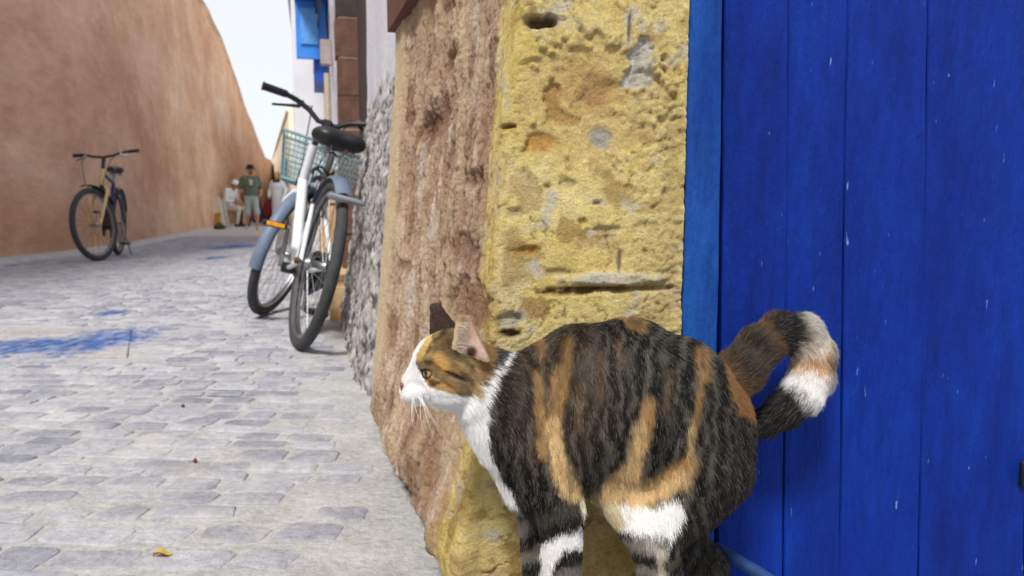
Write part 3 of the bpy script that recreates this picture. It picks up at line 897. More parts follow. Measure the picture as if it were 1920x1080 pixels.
quadbox(MB(), *[dpt(t, 0, o_)[:2] for t, o_ in ((fx[1] - .002, -.012), (last[1] + .001, -.012), (last[1] + .001, -.06), (fx[1] - .002, -.06))], ZT + .004, ZT + .06).obj('frame_head', FRAMEM, door, smooth=False, origin=DO)
quadbox(MB(), *[dpt(t, 0, o_)[:2] for t, o_ in ((T1 + .01, -.056), (TD - .01, -.056), (TD - .01, -.075), (T1 + .01, -.075))], ZB, ZT).obj('backing_board', DARK, door, smooth=False, origin=DO)
# dark block standing in for the notch at the last visible board
t0, z0 = pier_tz(1916, 882, RE)
mb = MB(); mb.box((0, 0, 0), (.016, .008, .034), bevel=.002)
R = np.array([[DD[0], NF[0], 0], [DD[1], NF[1], 0], [0, 0, 1]])
mb.xf(lambda p: R @ p + dpt(t0 + .004, z0 - .004, -RE + .003)); mb.obj('dark_notch', mat_plain('notch_dark', (30, 32, 44), .6, .4, .3, 80), door, origin=DO)

# stone doorstep under the cat
st = empty('doorstep', dpt(.45, 0, .12), 'low worn stone doorstep in front of the blue plank door', 'step')
quadbox(MB(), *[dpt(t, 0, o_)[:2] for t, o_ in ((-.05, .30), (1.2, .30), (1.2, -.05), (-.05, -.05))], -.02, .018).obj('step_slab', STONE, st, smooth=False, origin=np.array(st.location))
quadbox(MB(), *[dpt(t, 0, o_)[:2] for t, o_ in ((-.046, .295), (1.19, .295), (1.19, -.045), (-.046, -.045))], .0175, .022).obj('worn_top', MORTAR, st, smooth=False, origin=np.array(st.location))

# blue iron bar propped on the step
a = at(1341, 1024, .842); b2 = at(1452, 1092, .77); dirn = (b2 - a) / np.linalg.norm(b2 - a)
# carry it down to the step
k = (a[2] - .0300) / max(-dirn[2], 1e-3); foot = a + dirn * min(k, .32)
pts = [a - dirn * .004, a, a + dirn * .003] + [a + (foot - a) * f for f in np.linspace(.05, 1, 10)]
bar = MB().tube(pts, [.0025, .0056, .0066] + [.0068] * 10, 12).obj('iron_bar', IRON, origin=foot, label='blue painted iron bar with a rounded end propped at the door foot', cat='bar')

# ================================================================== the cat
CATZ = .022                                                       # it stands on the doorstep
def YC(u): return float(np.interp(u, [750, 880, 1000, 1200, 1400, 1560], [.722, .735, .752, .772, .795, .812]))
def K(u): return YC(u) / FPX
def cp(u, v, dy=0.0): return at(u, v, YC(u) + dy)
f = Field()
X_ = np.array([1, 0, 0.0]); DN = np.array([0, 0, -1.0])
def fl_(x, y, z): 
    v = np.array([x, y, z], float); return v / np.linalg.norm(v)
# --- trunk: arched back, deep round flank
for (u, v, rx, rz, ry, fw) in ((1012, 785, 88, 140, 92, fl_(.15, 0, -1)), (1088, 768, 118, 165, 108, fl_(.1, 0, -1)), (1178, 763, 130, 171, 110, fl_(.08, 0, -1)), (1265, 785, 118, 158, 106, fl_(.12, 0, -1)), (1322, 818, 92, 136, 98, fl_(.45, 0, -1))):
    k = K(u); f.ell(cp(u, v), (rx * k, ry * k, rz * k), .014, 'body', fw)
# --- neck and chest
f.cone(cp(866, 690, .004), cp(955, 742), 58 * K(870), 76 * K(950), .012, 'neck', fl_(.75, 0, -.5))
f.cone(cp(905, 745), cp(955, 800), 58 * K(900), 74 * K(950), .014, 'chest', fl_(.45, 0, -1))
f.cone(cp(945, 790), cp(1000, 905), 60 * K(950), 60 * K(1000), .014, 'chest', fl_(.3, 0, -1))
# --- front legs (near, far): shoulder, elbow, wrist, paw
def foot(u, dy): p = cp(u, 1000, dy); return np.array([p[0], p[1], CATZ])
def leg_front(su, dy, eu, wu, pu):
    sh = cp(su, 850, dy * .8); el = cp(eu, 955, dy); wr = foot(wu, dy) + np.array([0, 0, .042]); pw = foot(pu, dy) + np.array([0, 0, .012])
    f.cone(sh, el, 62 * K(su), 42 * K(eu), .012, 'leg', DN)
    f.cone(el, wr, 42 * K(eu), .0135, .008, 'leg', DN)
    f.cone(wr, pw + np.array([.004, 0, .004]), .0135, .0125, .006, 'leg', DN)
    for t in (-1.5, -.5, .5, 1.5):
        f.cone(pw + np.array([0, t * .006, 0]), pw + np.array([-.021 + abs(t) * .003, t * .0075, -.002]), .0095, .0085, .004, 'leg', fl_(-1, 0, -.3))
leg_front(1020, -.030, 1050, 1062, 1056)
leg_front(1000, .030, 1012, 1008, 1000)
# --- hind legs: thigh, knee forward, hock back, paw
def leg_hind(dy, hu, kn, hk, pu, s=1.0):
    hp = cp(hu, 880, dy * .75); kp = cp(*kn, dy); hp2 = cp(*hk, dy); hp2 = np.array([hp2[0], hp2[1], .088]); pw = foot(pu, dy) + np.array([0, 0, .012])
    f.cone(hp, kp, 88 * K(hu) * s, 48 * K(kn[0]) * s, .014, 'thigh', fl_(.3, 0, -1))
    f.cone(kp, hp2, 47 * K(kn[0]) * s, .021, .012, 'leg', DN)
    f.cone(hp2, pw + np.array([.006, 0, .004]), .016, .0125, .008, 'leg', DN)
    for t in (-1.5, -.5, .5, 1.5):
        f.cone(pw + np.array([0, t * .006, 0]), pw + np.array([-.026 + abs(t) * .003, t * .0075, -.002]), .0098, .0088, .004, 'leg', fl_(-1, 0, -.3))
leg_hind(-.030, 1312, (1228, 1004), (1244, 1108), 1222)
f.cone(cp(1135, 900, -.012), cp(1196, 968, -.024), 40 * K(1135), 46 * K(1196), .016, 'body', fl_(.25, 0, -1))
leg_hind(.032, 1330, (1262, 1000), (1330, 1085), 1310, .95)
# --- tail: up, over and hooked down against the door
tl = [(1345, 735, 46, .0), (1388, 696, 41, .004), (1422, 652, 37, .008), (1462, 624, 35, .012), (1502, 627, 36, .014), (1525, 663, 36, .014), (1522, 704, 37, .012), (1503, 738, 36, .010), (1472, 768, 30, .014), (1436, 792, 23, .02), (1410, 804, 14, .024)]
tp = [cp(u, v, d) for u, v, r, d in tl]
for i in range(len(tl) - 1):
    d = tp[i + 1] - tp[i]; f.cone(tp[i], tp[i + 1], tl[i][2] * K(tl[i][0]), tl[i + 1][2] * K(tl[i + 1][0]), .006, 'tail', d / np.linalg.norm(d))
# --- head, in its own frame: forward, near side, up (centimetres)
HC = cp(845, 692); TH = math.radians(20)
hF = np.array([-math.cos(TH), -math.sin(TH), 0]); hS = np.array([math.sin(TH), -math.cos(TH), 0]); hU = np.array([0, 0, 1.0])
HR = np.stack([hF, hS, hU], 1)
HSC = .01 * .985
def hp_(a, b_, c): return HC + HR @ (np.array([a, b_, c]) * HSC)
bk = -hF
def hell(c, r, k, tag='head', flow=None): f.ell(hp_(*c), np.array(r) * HSC, k, tag, flow if flow is not None else fl_(*(bk + DN * .15)), HR)
hell((0, 0, .75), (3.6, 3.35, 3.2), .010)
for sd_ in (1, -1): hell((.7, 1.85 * sd_, -.9), (2.3, 1.6, 2.05), .010, 'head', fl_(*(bk + DN * .5)))
f.cone(hp_(1.75, 0, 1.2), hp_(4.15, 0, -.95), 1.85 * HSC, .88 * HSC, .008, 'head', fl_(*(bk * .8 + hU * .5)))
for sd_ in (1, -1):
    hell((4.05, .72 * sd_, -2.0), (1.12, .88, .85), .004, 'muzzle', fl_(*(bk + DN * .3)))
    hell((2.3, 1.55 * sd_, 1.35), (1.1, .8, .6), .006, 'head')
f.cone(hp_(4.7, 0, -1.35), hp_(4.75, 0, -1.62), .42 * HSC, .40 * HSC, .003, 'nose', bk)
hell((3.75, 0, -2.75), (.8, .8, .62), .004, 'muzzle', DN)
f.cone(hp_(3.3, 0, -2.3), hp_(.3, 0, -2.1), .95 * HSC, 1.95 * HSC, .008, 'head', fl_(*(bk + DN * .7)))
# ears: two leaves folded round a hollow
def ear(A, B, T, T2, M, r, tag):
    d1 = T - (A + B) / 2; d1 /= np.linalg.norm(d1)
    f.tri(A, M, T, r, .004, tag, d1); f.tri(M, T2, T, r, .004, tag, d1); f.tri(M, B, T2, r, .004, tag, d1)
ear(at(852, 652, .697), at(915, 676, .700), at(862, 596, .696), at(881, 599, .701), at(868, 656, .7065), .0026, 'ear')
ear(at(810, 634, .768), at(862, 624, .775), at(812, 576, .772), at(822, 575, .772), at(838, 622, .766), .0026, 'ear_far')
# eye openings
EY = [(2.55, 1.50, .05), (2.55, -1.50, .05)]
for sd_ in (1, -1):
    od = np.array([.80, .60 * sd_, 0.02]); od /= np.linalg.norm(od); sdv = np.cross([0, 0, 1], od); sdv /= np.linalg.norm(sdv); upv = np.cross(od, sdv)
    Rl = np.stack([od, sdv, upv], 1); tilt = math.radians(14) * sd_
    Rt = np.array([[1, 0, 0], [0, math.cos(tilt), -math.sin(tilt)], [0, math.sin(tilt), math.cos(tilt)]])
    f.cut(hp_(2.95, 1.86 * sd_, .12), np.array([.85, .78, .44]) * HSC, .0012, HR @ Rl @ Rt)
CV, CF = f.mesh(.0021, relax=1)
print('cat verts', len(CV))
# normals
def vnormals(V, Q):
    n = np.cross(V[Q[:, 2]] - V[Q[:, 0]], V[Q[:, 3]] - V[Q[:, 1]]); N = np.zeros_like(V)
    for i in range(4): np.add.at(N, Q[:, i], n)
    return N / (np.linalg.norm(N, axis=1)[:, None] + 1e-12)
CN = vnormals(CV, CF)

# --- coat. The markings were read off the flank: each spot below is a place on the side of the animal, a = along, b = down the flank
def flank_ab(P):
    d = P - np.array([0, 0, EYE]); fw = d[:, 1] * CP - d[:, 2] * SP; upc = d[:, 1] * SP + d[:, 2] * CP
    return 960 + FPX * d[:, 0] / fw, 540 - FPX * upc / fw
def inpoly(a, b_, poly):
    ins = np.zeros(len(a), bool); n_ = len(poly)
    for i in range(n_):
        x0, y0 = poly[i]; x1, y1 = poly[(i + 1) % n_]
        c = ((y0 > b_) != (y1 > b_)) & (a < (x1 - x0) * (b_ - y0) / ((y1 - y0) or 1e-9) + x0)
        ins ^= c
    return ins
BLK, GRY, ORG, TAN, WHT, GLD = (26, 25, 25), (122, 116, 104), (172, 134, 86), (220, 188, 136), (240, 239, 238), (204, 164, 100)
def coat(P, N, tags, r):
    """base colour of the fur at each point; tags = which limb the point belongs to; r = random numbers (one row a point)"""
    n_ = len(P); a, b_ = flank_ab(P)
    nz1 = fbm(P * 160, 3, 81); nz2 = fbm(P * 160, 3, 82); nz3 = fbm(P * 45, 4, 83)
    jt = np.where(np.isin(np.asarray(tags), ('head', 'muzzle', 'ear', 'ear_far', 'nose')), .28, .75)
    a = a + jt * (7 * nz1 + 4 * (r[:, 0] - .5) * 2); b_ = b_ + jt * (8 * nz2 + 8 * (r[:, 1] - .5) * 2)
    c = np.zeros((n_, 3)); on_head = False
    sk = .5 + .5 * sstep(-.28, .18, fbm(np.stack([a / 7.5, b_ / 42, a * 0], 1), 3, 86))      # patches break up into strands
    # dark mackerel tabby: wavy upright bands, ticked
    bend = a + 26 * fbm(np.stack([a / 90, b_ / 60, a * 0], 1), 3, 84) + (b_ - 760) * .06 * np.sign(a - 1180)
    st = np.sin(bend / 4.6) * .55 + .25 * np.sin(bend / 2.9 + 1) + .35 * nz3
    k = sstep(-.15, .8, st)[:, None]
    c[:] = lin((15, 15, 16)) * (1 - k) + lin((88, 84, 78)) * k
    ridge = sstep(640, 600, b_ + .0006 * (a - 1150) ** 2)
    c = c * (1 - .45 * ridge[:, None]) + lin((24, 23, 23)) * .45 * ridge[:, None]
    def paint(poly, rgb, amt=1.0):
        m = inpoly(a, b_, poly); m = m * amt
        c[:] = c * (1 - m[:, None]) + lin(rgb) * m[:, None]
    def bar(p0, p1, w, rgb, amt=1.0):
        p0, p1 = np.array(p0), np.array(p1); d = p1 - p0; t = np.clip(((a - p0[0]) * d[0] + (b_ - p0[1]) * d[1]) / np.dot(d, d), 0, 1)
        q = np.hypot(a - p0[0] - t * d[0], b_ - p0[1] - t * d[1]); m = (1 - sstep(w * .5, w * 1.4, q)) * amt * (sk if w > 6.5 and not on_head else 1.0)
        c[:] = c * (1 - m[:, None]) + lin(rgb) * m[:, None]
    tg = np.asarray(tags)
    body = np.isin(tg, ('body', 'thigh', 'leg', 'chest', 'neck'))
    # brownish wash over the shoulder side
    wsh = (1 - sstep(60, 150, np.hypot((a - 1040), (b_ - 720) * .7))) * .12
    c = c * (1 - wsh[:, None]) + lin((132, 102, 66)) * wsh[:, None]
    bar((1020, 612), (1018, 660), 9, ORG, .8); bar((1005, 700), (1012, 780), 10, ORG, .7); bar((1012, 760), (1016, 850), 9, ORG, .8)
    bar((1066, 640), (1056, 730), 11, (150, 116, 72), .75); bar((1046, 700), (1036, 800), 16, ORG, .85); bar((1036, 790), (1048, 880), 15, TAN, .9); bar((1048, 870), (1078, 935), 20, TAN, .95)
    bar((1088, 720), (1084, 800), 9, (124, 100, 72), .5); bar((1120, 660), (1124, 740), 8, (120, 98, 74), .45)
    bar((1216, 752), (1204, 830), 14, ORG, .9); bar((1200, 800), (1186, 890), 16, TAN, .9); bar((1180, 880), (1130, 935), 20, TAN, .92)
    bar((1290, 868), (1235, 905), 19, ORG, .92); bar((1240, 910), (1150, 940), 22, TAN, .92); bar((1280, 890), (1200, 935), 16, TAN, .8)
    bar((1180, 598), (1200, 612), 12, ORG, .7); bar((1312, 662), (1318, 700), 14, ORG, .75); bar((1316, 700), (1300, 800), 7, ORG, .6); bar((1300, 790), (1292, 845), 8, TAN, .7)
    bar((1158, 640), (1165, 690), 7, (126, 100, 74), .5); bar((1255, 700), (1246, 760), 6, (126, 100, 74), .45)
    # belly and inner thigh
    paint([(1100, 945), (1150, 940), (1215, 948), (1272, 930), (1286, 955), (1270, 988), (1256, 1012), (1242, 1062), (1226, 1040), (1202, 1004), (1172, 992), (1150, 985), (1120, 960)], (240, 238, 234))
    paint([(1100, 940), (1160, 945), (1172, 985), (1140, 990)], (214, 196, 152), .9)
    # bib, throat
    paint([(972, 652), (950, 676), (926, 716), (912, 770), (916, 835), (930, 878), (958, 918), (992, 975), (985, 1010), (940, 980), (880, 900), (840, 800), (800, 770), (860, 745), (893, 742), (912, 702), (940, 668)], WHT)
    # fore leg: rings and white stocking
    lg = (b_ > 940) & (a < 1130)
    bands = np.sin((b_ + .35 * a) / 9.5) + .5 * nz3
    kk = sstep(-.2, .5, bands)
    m = lg * .8; c = c * (1 - m[:, None]) + (lin((22, 22, 22)) * (1 - kk)[:, None] + lin((130, 124, 114)) * kk[:, None]) * m[:, None]
    paint([(975, 935), (1085, 935), (1095, 985), (1050, 1000), (1015, 1010), (1000, 985), (975, 965)], (26, 25, 26), .8)
    paint([(1012, 1020), (1050, 1000), (1094, 988), (1094, 1022), (1058, 1030), (1036, 1060), (1034, 1300), (1012, 1300)], WHT)
    paint([(1088, 935), (1112, 935), (1108, 985), (1088, 965)], (226, 216, 196), .9)
    lg2 = (b_ > 1000) & (a > 1165) & (a < 1252)
    bands = np.sin((b_ - .25 * a) / 7.5) + .5 * nz3; kk = sstep(-.2, .5, bands)
    m = lg2 * .8; c = c * (1 - m[:, None]) + (lin((26, 25, 25)) * (1 - kk)[:, None] + lin((150, 142, 130)) * kk[:, None]) * m[:, None]
    bar((1238, 1030), (1240, 1100), 7, (222, 208, 180), .9)
    # shade on the rump, painted into the coat colour
    m = sstep(1330, 1400, a + .25 * (b_ - 800)) * (b_ > 760) * .8; c = c * (1 - m[:, None]) + lin((30, 28, 28)) * m[:, None]
    paint([(1350, 672), (1378, 690), (1402, 716), (1418, 742), (1410, 785), (1382, 772), (1362, 724)], (146, 104, 62), .75)
    # --- tail, by place along it
    tm = tg == 'tail'
    if tm.any():
        TPx = np.array([(u, v) for u, v, r_, d in tl], float); sg = np.linalg.norm(np.diff(TPx, axis=0), axis=1); cum = np.concatenate([[0], np.cumsum(sg)])
        best = np.full(n_, 1e9); tt = np.zeros(n_)
        for i in range(len(TPx) - 1):
            d = TPx[i + 1] - TPx[i]; h = np.clip(((a - TPx[i][0]) * d[0] + (b_ - TPx[i][1]) * d[1]) / np.dot(d, d), 0, 1)
            q = np.hypot(a - TPx[i][0] - h * d[0], b_ - TPx[i][1] - h * d[1]); mm = q < best; best[mm] = q[mm]; tt[mm] = (cum[i] + h * sg[i])[mm]
        tt = tt + 9 * nz1 + 9 * nz3 + 12 * (r[:, 1] - .5)
        stops = [(0, (124, 88, 54)), (46, (90, 66, 44)), (70, (50, 42, 36)), (95, (78, 64, 50)), (112, (44, 38, 34)), (128, (70, 57, 45)), (144, (96, 68, 42)), (156, (34, 31, 30)), (195, (24, 23, 24)), (212, (60, 54, 50)), (226, (206, 192, 170)), (240, (226, 218, 206)), (254, (186, 136, 88)), (268, (204, 162, 116)), (280, (236, 232, 228)), (316, (236, 234, 232)), (334, (30, 29, 30)), (420, (22, 22, 24))]
        xs = [s[0] for s in stops]; cs2 = np.array([lin(s[1]) for s in stops]); tc = np.stack([np.interp(tt, xs, cs2[:, i]) for i in range(3)], 1)
        out_ = (a - 1495) * .75 - (b_ - 655) * .35                    # pale outer edge where the tail turns over
        m = sstep(14, 34, out_) * (tt > 150) * (tt < 225) * .75; tc = tc * (1 - m[:, None]) + lin((206, 200, 190)) * m[:, None]
        m = sstep(40, 56, a - 1505) * (tt > 200) * (tt < 300) * .7; tc = tc * (1 - m[:, None]) + lin((44, 46, 52)) * m[:, None]
        c[tm] = tc[tm]
    # --- head
    hd = np.isin(tg, ('head', 'muzzle', 'nose', 'ear', 'ear_far')) | ((tg == 'neck') & (a < 900))
    L = (P - HC) @ HR / HSC
    if hd.any():
        hc = np.zeros((n_, 3)); kk = np.clip(.5 + .9 * nz3 + .3 * nz1, 0, 1)[:, None]
        hc[:] = lin((100, 82, 56)) * (1 - kk) + lin((186, 160, 116)) * kk
        keep = c.copy(); c[:] = hc; on_head = True
        paint([(777, 676), (780, 650), (800, 626), (822, 610), (845, 606), (836, 618), (812, 636), (796, 660), (788, 678)], (214, 184, 124))
        paint([(808, 622), (838, 616), (850, 630), (840, 650), (818, 650), (806, 640)], (112, 90, 54), .8)
        bar((822, 628), (842, 612), 3.5, (38, 32, 26), .85); bar((812, 640), (834, 628), 3, (60, 48, 32), .7); bar((800, 662), (806, 650), 4, (120, 84, 44), .8)
        bar((786, 698), (796, 693), 4.5, (44, 30, 24), .9); bar((796, 678), (814, 682), 4, (64, 46, 30), .8); bar((836, 640), (842, 668), 5, (80, 62, 38), .7); bar((828, 652), (832, 668), 4, (92, 70, 42), .6); bar((820, 672), (832, 688), 11, GLD, .95); bar((846, 690), (862, 700), 8, (150, 116, 64), .8)
        bar((813, 685), (836, 698), 3, (150, 92, 40), .9); bar((836, 697), (864, 710), 4.2, (34, 28, 22), .95); bar((850, 668), (880, 690), 5, (78, 62, 38), .7); bar((860, 700), (886, 718), 5, (84, 66, 42), .8)
        bar((764, 731), (786, 740), 3, (206, 186, 146), .8); bar((797, 712), (846, 728), 9, (198, 160, 98), .9); bar((796, 706), (814, 718), 5, (84, 58, 34), .85); bar((804, 721), (820, 716), 3, (60, 40, 26), .8); bar((824, 712), (850, 726), 3, (120, 84, 48), .8)
        paint([(742, 728), (752, 706), (763, 684), (764, 658), (778, 640), (800, 622), (794, 640), (780, 664), (779, 684), (788, 697), (797, 704), (794, 716), (812, 728), (838, 735), (862, 741), (890, 738), (905, 760), (880, 820), (760, 790), (740, 745)], WHT)
        # the blaze and chin wrap round to the far side of the face
        m = ((L[:, 0] > 3.0) & (L[:, 2] < -.6)) | ((np.abs(L[:, 1]) < .42 + .1 * nz1) & (L[:, 0] > 2.9)) | ((L[:, 2] < -2.3) & (L[:, 0] > .5))
        c[m] = lin(WHT)
        nb = (L[:, 0] > 4.72) & (np.abs(L[:, 1]) < .42) & (L[:, 2] > -1.72) & (L[:, 2] < -1.02); c[nb] = lin((134, 78, 70))
        # nape
        paint([(893, 640), (916, 622), (922, 660), (918, 704), (900, 712), (892, 690)], (150, 116, 68), .8)
        ee = tg == 'ear'
        if ee.any():
            e_in = N[:, 1] < -.15
            kin = np.clip(.5 + nz3, 0, 1)[:, None]
            ic = lin((196, 158, 144)) * (1 - kin) + lin((214, 186, 172)) * kin
            wl = (1 - sstep(2, 16, (a - 856) * .9 - (b_ - 620) * .15 + 5 * nz1))[:, None]; ic = ic * (1 - wl) + lin((206, 186, 154)) * wl
            rm = sstep(.0, 1.0, np.maximum((608 - b_) / 9, ((a - 880) * .86 - (b_ - 600) * .42 + 3) / 7))[:, None]; ic = ic * (1 - rm * .8) + lin((150, 120, 84)) * rm * .8
            m = ee & e_in; c[m] = ic[m]
            dk = (1 - sstep(6, 16, np.hypot(a - 884, b_ - 662))) * ee; c[:] = c * (1 - dk[:, None]) + lin((70, 52, 44)) * dk[:, None]
            rim = ee & (~e_in); c[rim] = lin((176, 146, 104))
        fe = tg == 'ear_far'; c[fe] = lin((66, 52, 46))
        hc = c.copy(); c[:] = keep; c[hd] = hc[hd]
    # nape stripe of the neck
    nk = (tg == 'neck') & (a > 890)
    if nk.any():
        keep = c.copy()
        paint([(890, 600), (925, 612), (958, 655), (938, 680), (918, 700), (912, 660)], (52, 52, 56), .92)
        paint([(890, 628), (914, 622), (924, 664), (918, 704), (900, 714)], (150, 116, 68), .8)
        kk = c.copy(); c[:] = keep; c[nk] = kk[nk]
    return c
def tags_of(P):
    d, ps = f.near(P); j = np.argmin(d, 1); return np.array([ps[i][6] for i in range(len(ps))])[j], d, ps
ctag, cd_, cps = tags_of(CV)
ccol = coat(CV, CN, ctag, np.full((len(CV), 2), .5))
skin_m, n, l, b = new_mat('cat_skin')
a_ = n.new('ShaderNodeVertexColor'); a_.layer_name = 'Col'; l.new(a_.outputs[0], b.inputs['Base Color']); b.inputs['Roughness'].default_value = .85; b.inputs['Specular IOR Level'].default_value = .15
cat = empty('cat', (float(cp(1180, 900)[0]), float(YC(1180)), CATZ), 'calico tabby cat with white bib arching its back on the doorstep', 'cat')
CO = np.array(cat.location)
mesh_obj('body', CV, CF, skin_m, cat, CO, smooth=True, cols=ccol * .8)

# --- fur: one set of hairs rooted on the body, laid along the coat's growth
def grow_fur(N_):
    tri = np.concatenate([CF[:, [0, 1, 2]], CF[:, [0, 2, 3]]])
    A = CV[tri[:, 0]]; B = CV[tri[:, 1]]; C = CV[tri[:, 2]]
    ar = np.linalg.norm(np.cross(B - A, C - A), axis=1) / 2
    vt = ctag[tri[:, 0]]
    dens = np.ones(len(tri)); dens[np.isin(vt, ('head', 'muzzle'))] = 2.6; dens[np.isin(vt, ('ear', 'ear_far'))] = 1.6; dens[vt == 'nose'] = 0.0; dens[vt == 'tail'] = 1.3
    pr = ar * dens; pr /= pr.sum()
    idx = rng.choice(len(tri), N_, p=pr)
    r1 = np.sqrt(rng.random(N_)); r2 = rng.random(N_)
    w0, w1, w2 = 1 - r1, r1 * (1 - r2), r1 * r2
    P = A[idx] * w0[:, None] + B[idx] * w1[:, None] + C[idx] * w2[:, None]
    Nn = CN[tri[idx, 0]] * w0[:, None] + CN[tri[idx, 1]] * w1[:, None] + CN[tri[idx, 2]] * w2[:, None]
    Nn /= np.linalg.norm(Nn, axis=1)[:, None]
    tg, d, ps = tags_of(P)
    # keep the eyes, nose leather and nostrils bare
    L = (P - HC) @ HR / HSC
    bare = np.zeros(N_, bool)
    for sd_ in (1, -1):
        bare |= np.linalg.norm((L - np.array([2.95, 1.86 * sd_, .12])) / np.array([1.0, .95, .66]), axis=1) < 1.0
    bare |= (L[:, 0] > 4.72) & (np.abs(L[:, 1]) < .44) & (L[:, 2] > -1.75) & (L[:, 2] < -1.0)
    # growth direction, blended between neighbouring limbs
    fw = np.array([p[7] if p[7] is not None else (1, 0, 0) for p in ps], float)
    wt = np.exp(-np.clip(d - d.min(1)[:, None], 0, .05) / .006)
    G = wt @ fw
    G = G + .22 * np.stack([fbm(P * 55, 2, 91), fbm(P * 55, 2, 92), fbm(P * 55, 2, 93)], 1)
    G -= Nn * np.sum(G * Nn, 1)[:, None]; G /= np.linalg.norm(G, axis=1)[:, None] + 1e-9
    Ls = np.full(N_, .0078); Ls[tg == 'chest'] = .0105; Ls[tg == 'tail'] = .0095; Ls[tg == 'leg'] = .006; Ls[tg == 'thigh'] = .009
    Ls[tg == 'neck'] = .0085
    hd = np.isin(tg, ('head', 'muzzle')); Ls[hd] = .0026 + .0042 * sstep(3.4, -1.0, L[hd, 0]); Ls[tg == 'muzzle'] = .002
    lowj = hd & (L[:, 2] < -2.0) & (L[:, 0] < 2.6); Ls[lowj] = .008
    Ls[np.isin(tg, ('ear', 'ear_far'))] = .0028
    aa, bb_ = flank_ab(P)
    tuft = (tg == 'ear') & (Nn[:, 1] < -.1) & (aa < 872) & (bb_ > 604) & (rng.random(N_) < .22); Ls[tuft] = .006
    Ls = Ls * rng.uniform(.65, 1.2, N_) * (1 + .25 * fbm(P * 90, 2, 94))
    lift = np.full(N_, .24); lift[hd] = .25; lift[tg == 'tail'] = .36; lift[np.isin(tg, ('ear', 'ear_far'))] = .15
    lift = lift * rng.uniform(.6, 1.4, N_)
    G[tuft] = fl_(.75, -.35, .25); lift[tuft] = .5
    rnd = rng.random((N_, 2))
    c = coat(P, Nn, tg, rnd)
    # ticking: single hairs paler or darker
    t = rng.random(N_); lum = c.mean(1)
    dark = lum < .12
    mul = np.where(dark, rng.lognormal(0, .3, N_), rng.lognormal(0, .16, N_))
    tick = dark & (t < .10) & ~hd; c = c * mul[:, None]
    c[tick] = lin((160, 150, 134)) * rng.uniform(.25, .6, tick.sum())[:, None]
    c[tuft] = lin((232, 222, 204)) * rng.uniform(.6, 1, tuft.sum())[:, None]
    c = np.clip(c, 0.004, .92)
    wob = rng.normal(0, .16, (N_, 3))
    D0 = G * (1 - lift[:, None] * .4) + Nn * lift[:, None] + wob * .6; D0 /= np.linalg.norm(D0, axis=1)[:, None]
    D1 = G + Nn * (lift * .35)[:, None] + wob + np.array([0, 0, -.12]); D1 /= np.linalg.norm(D1, axis=1)[:, None]
    p0 = P - Nn * .0006; p1 = P + D0 * (Ls * .36)[:, None]; p2 = p1 + (D0 * .4 + D1 * .6) * (Ls * .34)[:, None]; p3 = p2 + D1 * (Ls * .30)[:, None]
    k = ~bare
    rad = np.where(hd | np.isin(tg, ('ear', 'ear_far')), .00009, .000115)
    return np.stack([p0, p1, p2, p3], 1)[k], rad[k], c[k], k.sum()
pts, rad, fcol, nh = grow_fur(520000)
hair_m, n, l, b = new_mat('cat_hair')
a_ = n.new('ShaderNodeAttribute'); a_.attribute_name = 'fur_tint'; a_.attribute_type = 'GEOMETRY'
l.new(a_.outputs['Color'], b.inputs['Base Color']); b.inputs['Roughness'].default_value = .55; b.inputs['Specular IOR Level'].default_value = .22
hc = bpy.data.hair_curves.new('fur')
hc.add_curves([4] * int(nh))
P4 = (pts - CO).reshape(-1, 3).astype(np.float32)
hc.attributes['position'].data.foreach_set('vector', P4.ravel())
ra_ = hc.attributes.get('radius') or hc.attributes.new('radius', 'FLOAT', 'POINT')
ra_.data.foreach_set('value', (rad[:, None] * np.array([1.0, .95, .7, .12])[None, :]).ravel().astype(np.float32))
ta = hc.attributes.new('fur_tint', 'FLOAT_COLOR', 'CURVE')
c4 = np.ones((nh, 4), np.float32); c4[:, :3] = fcol; ta.data.foreach_set('color', c4.ravel())
hc.materials.append(hair_m)
fur = bpy.data.objects.new('fur', hc); COL.objects.link(fur); fur.parent = cat
fur['kind'] = 'stuff'

# --- eyes: dark lids, amber iris, slit pupil
iris_m, n, l, b = new_mat('amber_eye')
tc = n.new('ShaderNodeTexCoord'); sx = n.new('ShaderNodeSeparateXYZ'); l.new(tc.outputs['Object'], sx.inputs[0])
def mth(op, a, b_=None):
    m = n.new('ShaderNodeMath'); m.operation = op
    for i, v in enumerate((a, b_)):
        if v is None: continue
        if isinstance(v, (int, float)): m.inputs[i].default_value = v
        else: l.new(v, m.inputs[i])
    return m.outputs[0]
ER = .0092
rr = mth('SQRT', mth('ADD', mth('POWER', mth('DIVIDE', sx.outputs['Y'], ER), 2), mth('POWER', mth('DIVIDE', sx.outputs['Z'], ER), 2)))
ps_ = mth('SQRT', mth('ADD', mth('POWER', mth('DIVIDE', sx.outputs['Y'], ER * .24), 2), mth('POWER', mth('DIVIDE', sx.outputs['Z'], ER * .52), 2)))
c = _ramp(n, l, rr, [(.0, lin4((120, 88, 36))), (.45, lin4((164, 122, 56))), (.66, lin4((130, 86, 36))), (.76, lin4((34, 22, 16)))])
c = _mix(n, l, lin4((10, 8, 8)), c, _ramp(n, l, ps_, [(.9, (0, 0, 0)), (1.05, (1, 1, 1))]))
l.new(c, b.inputs['Base Color']); b.inputs['Roughness'].default_value = .06; b.inputs['Coat Weight'].default_value = 1.0
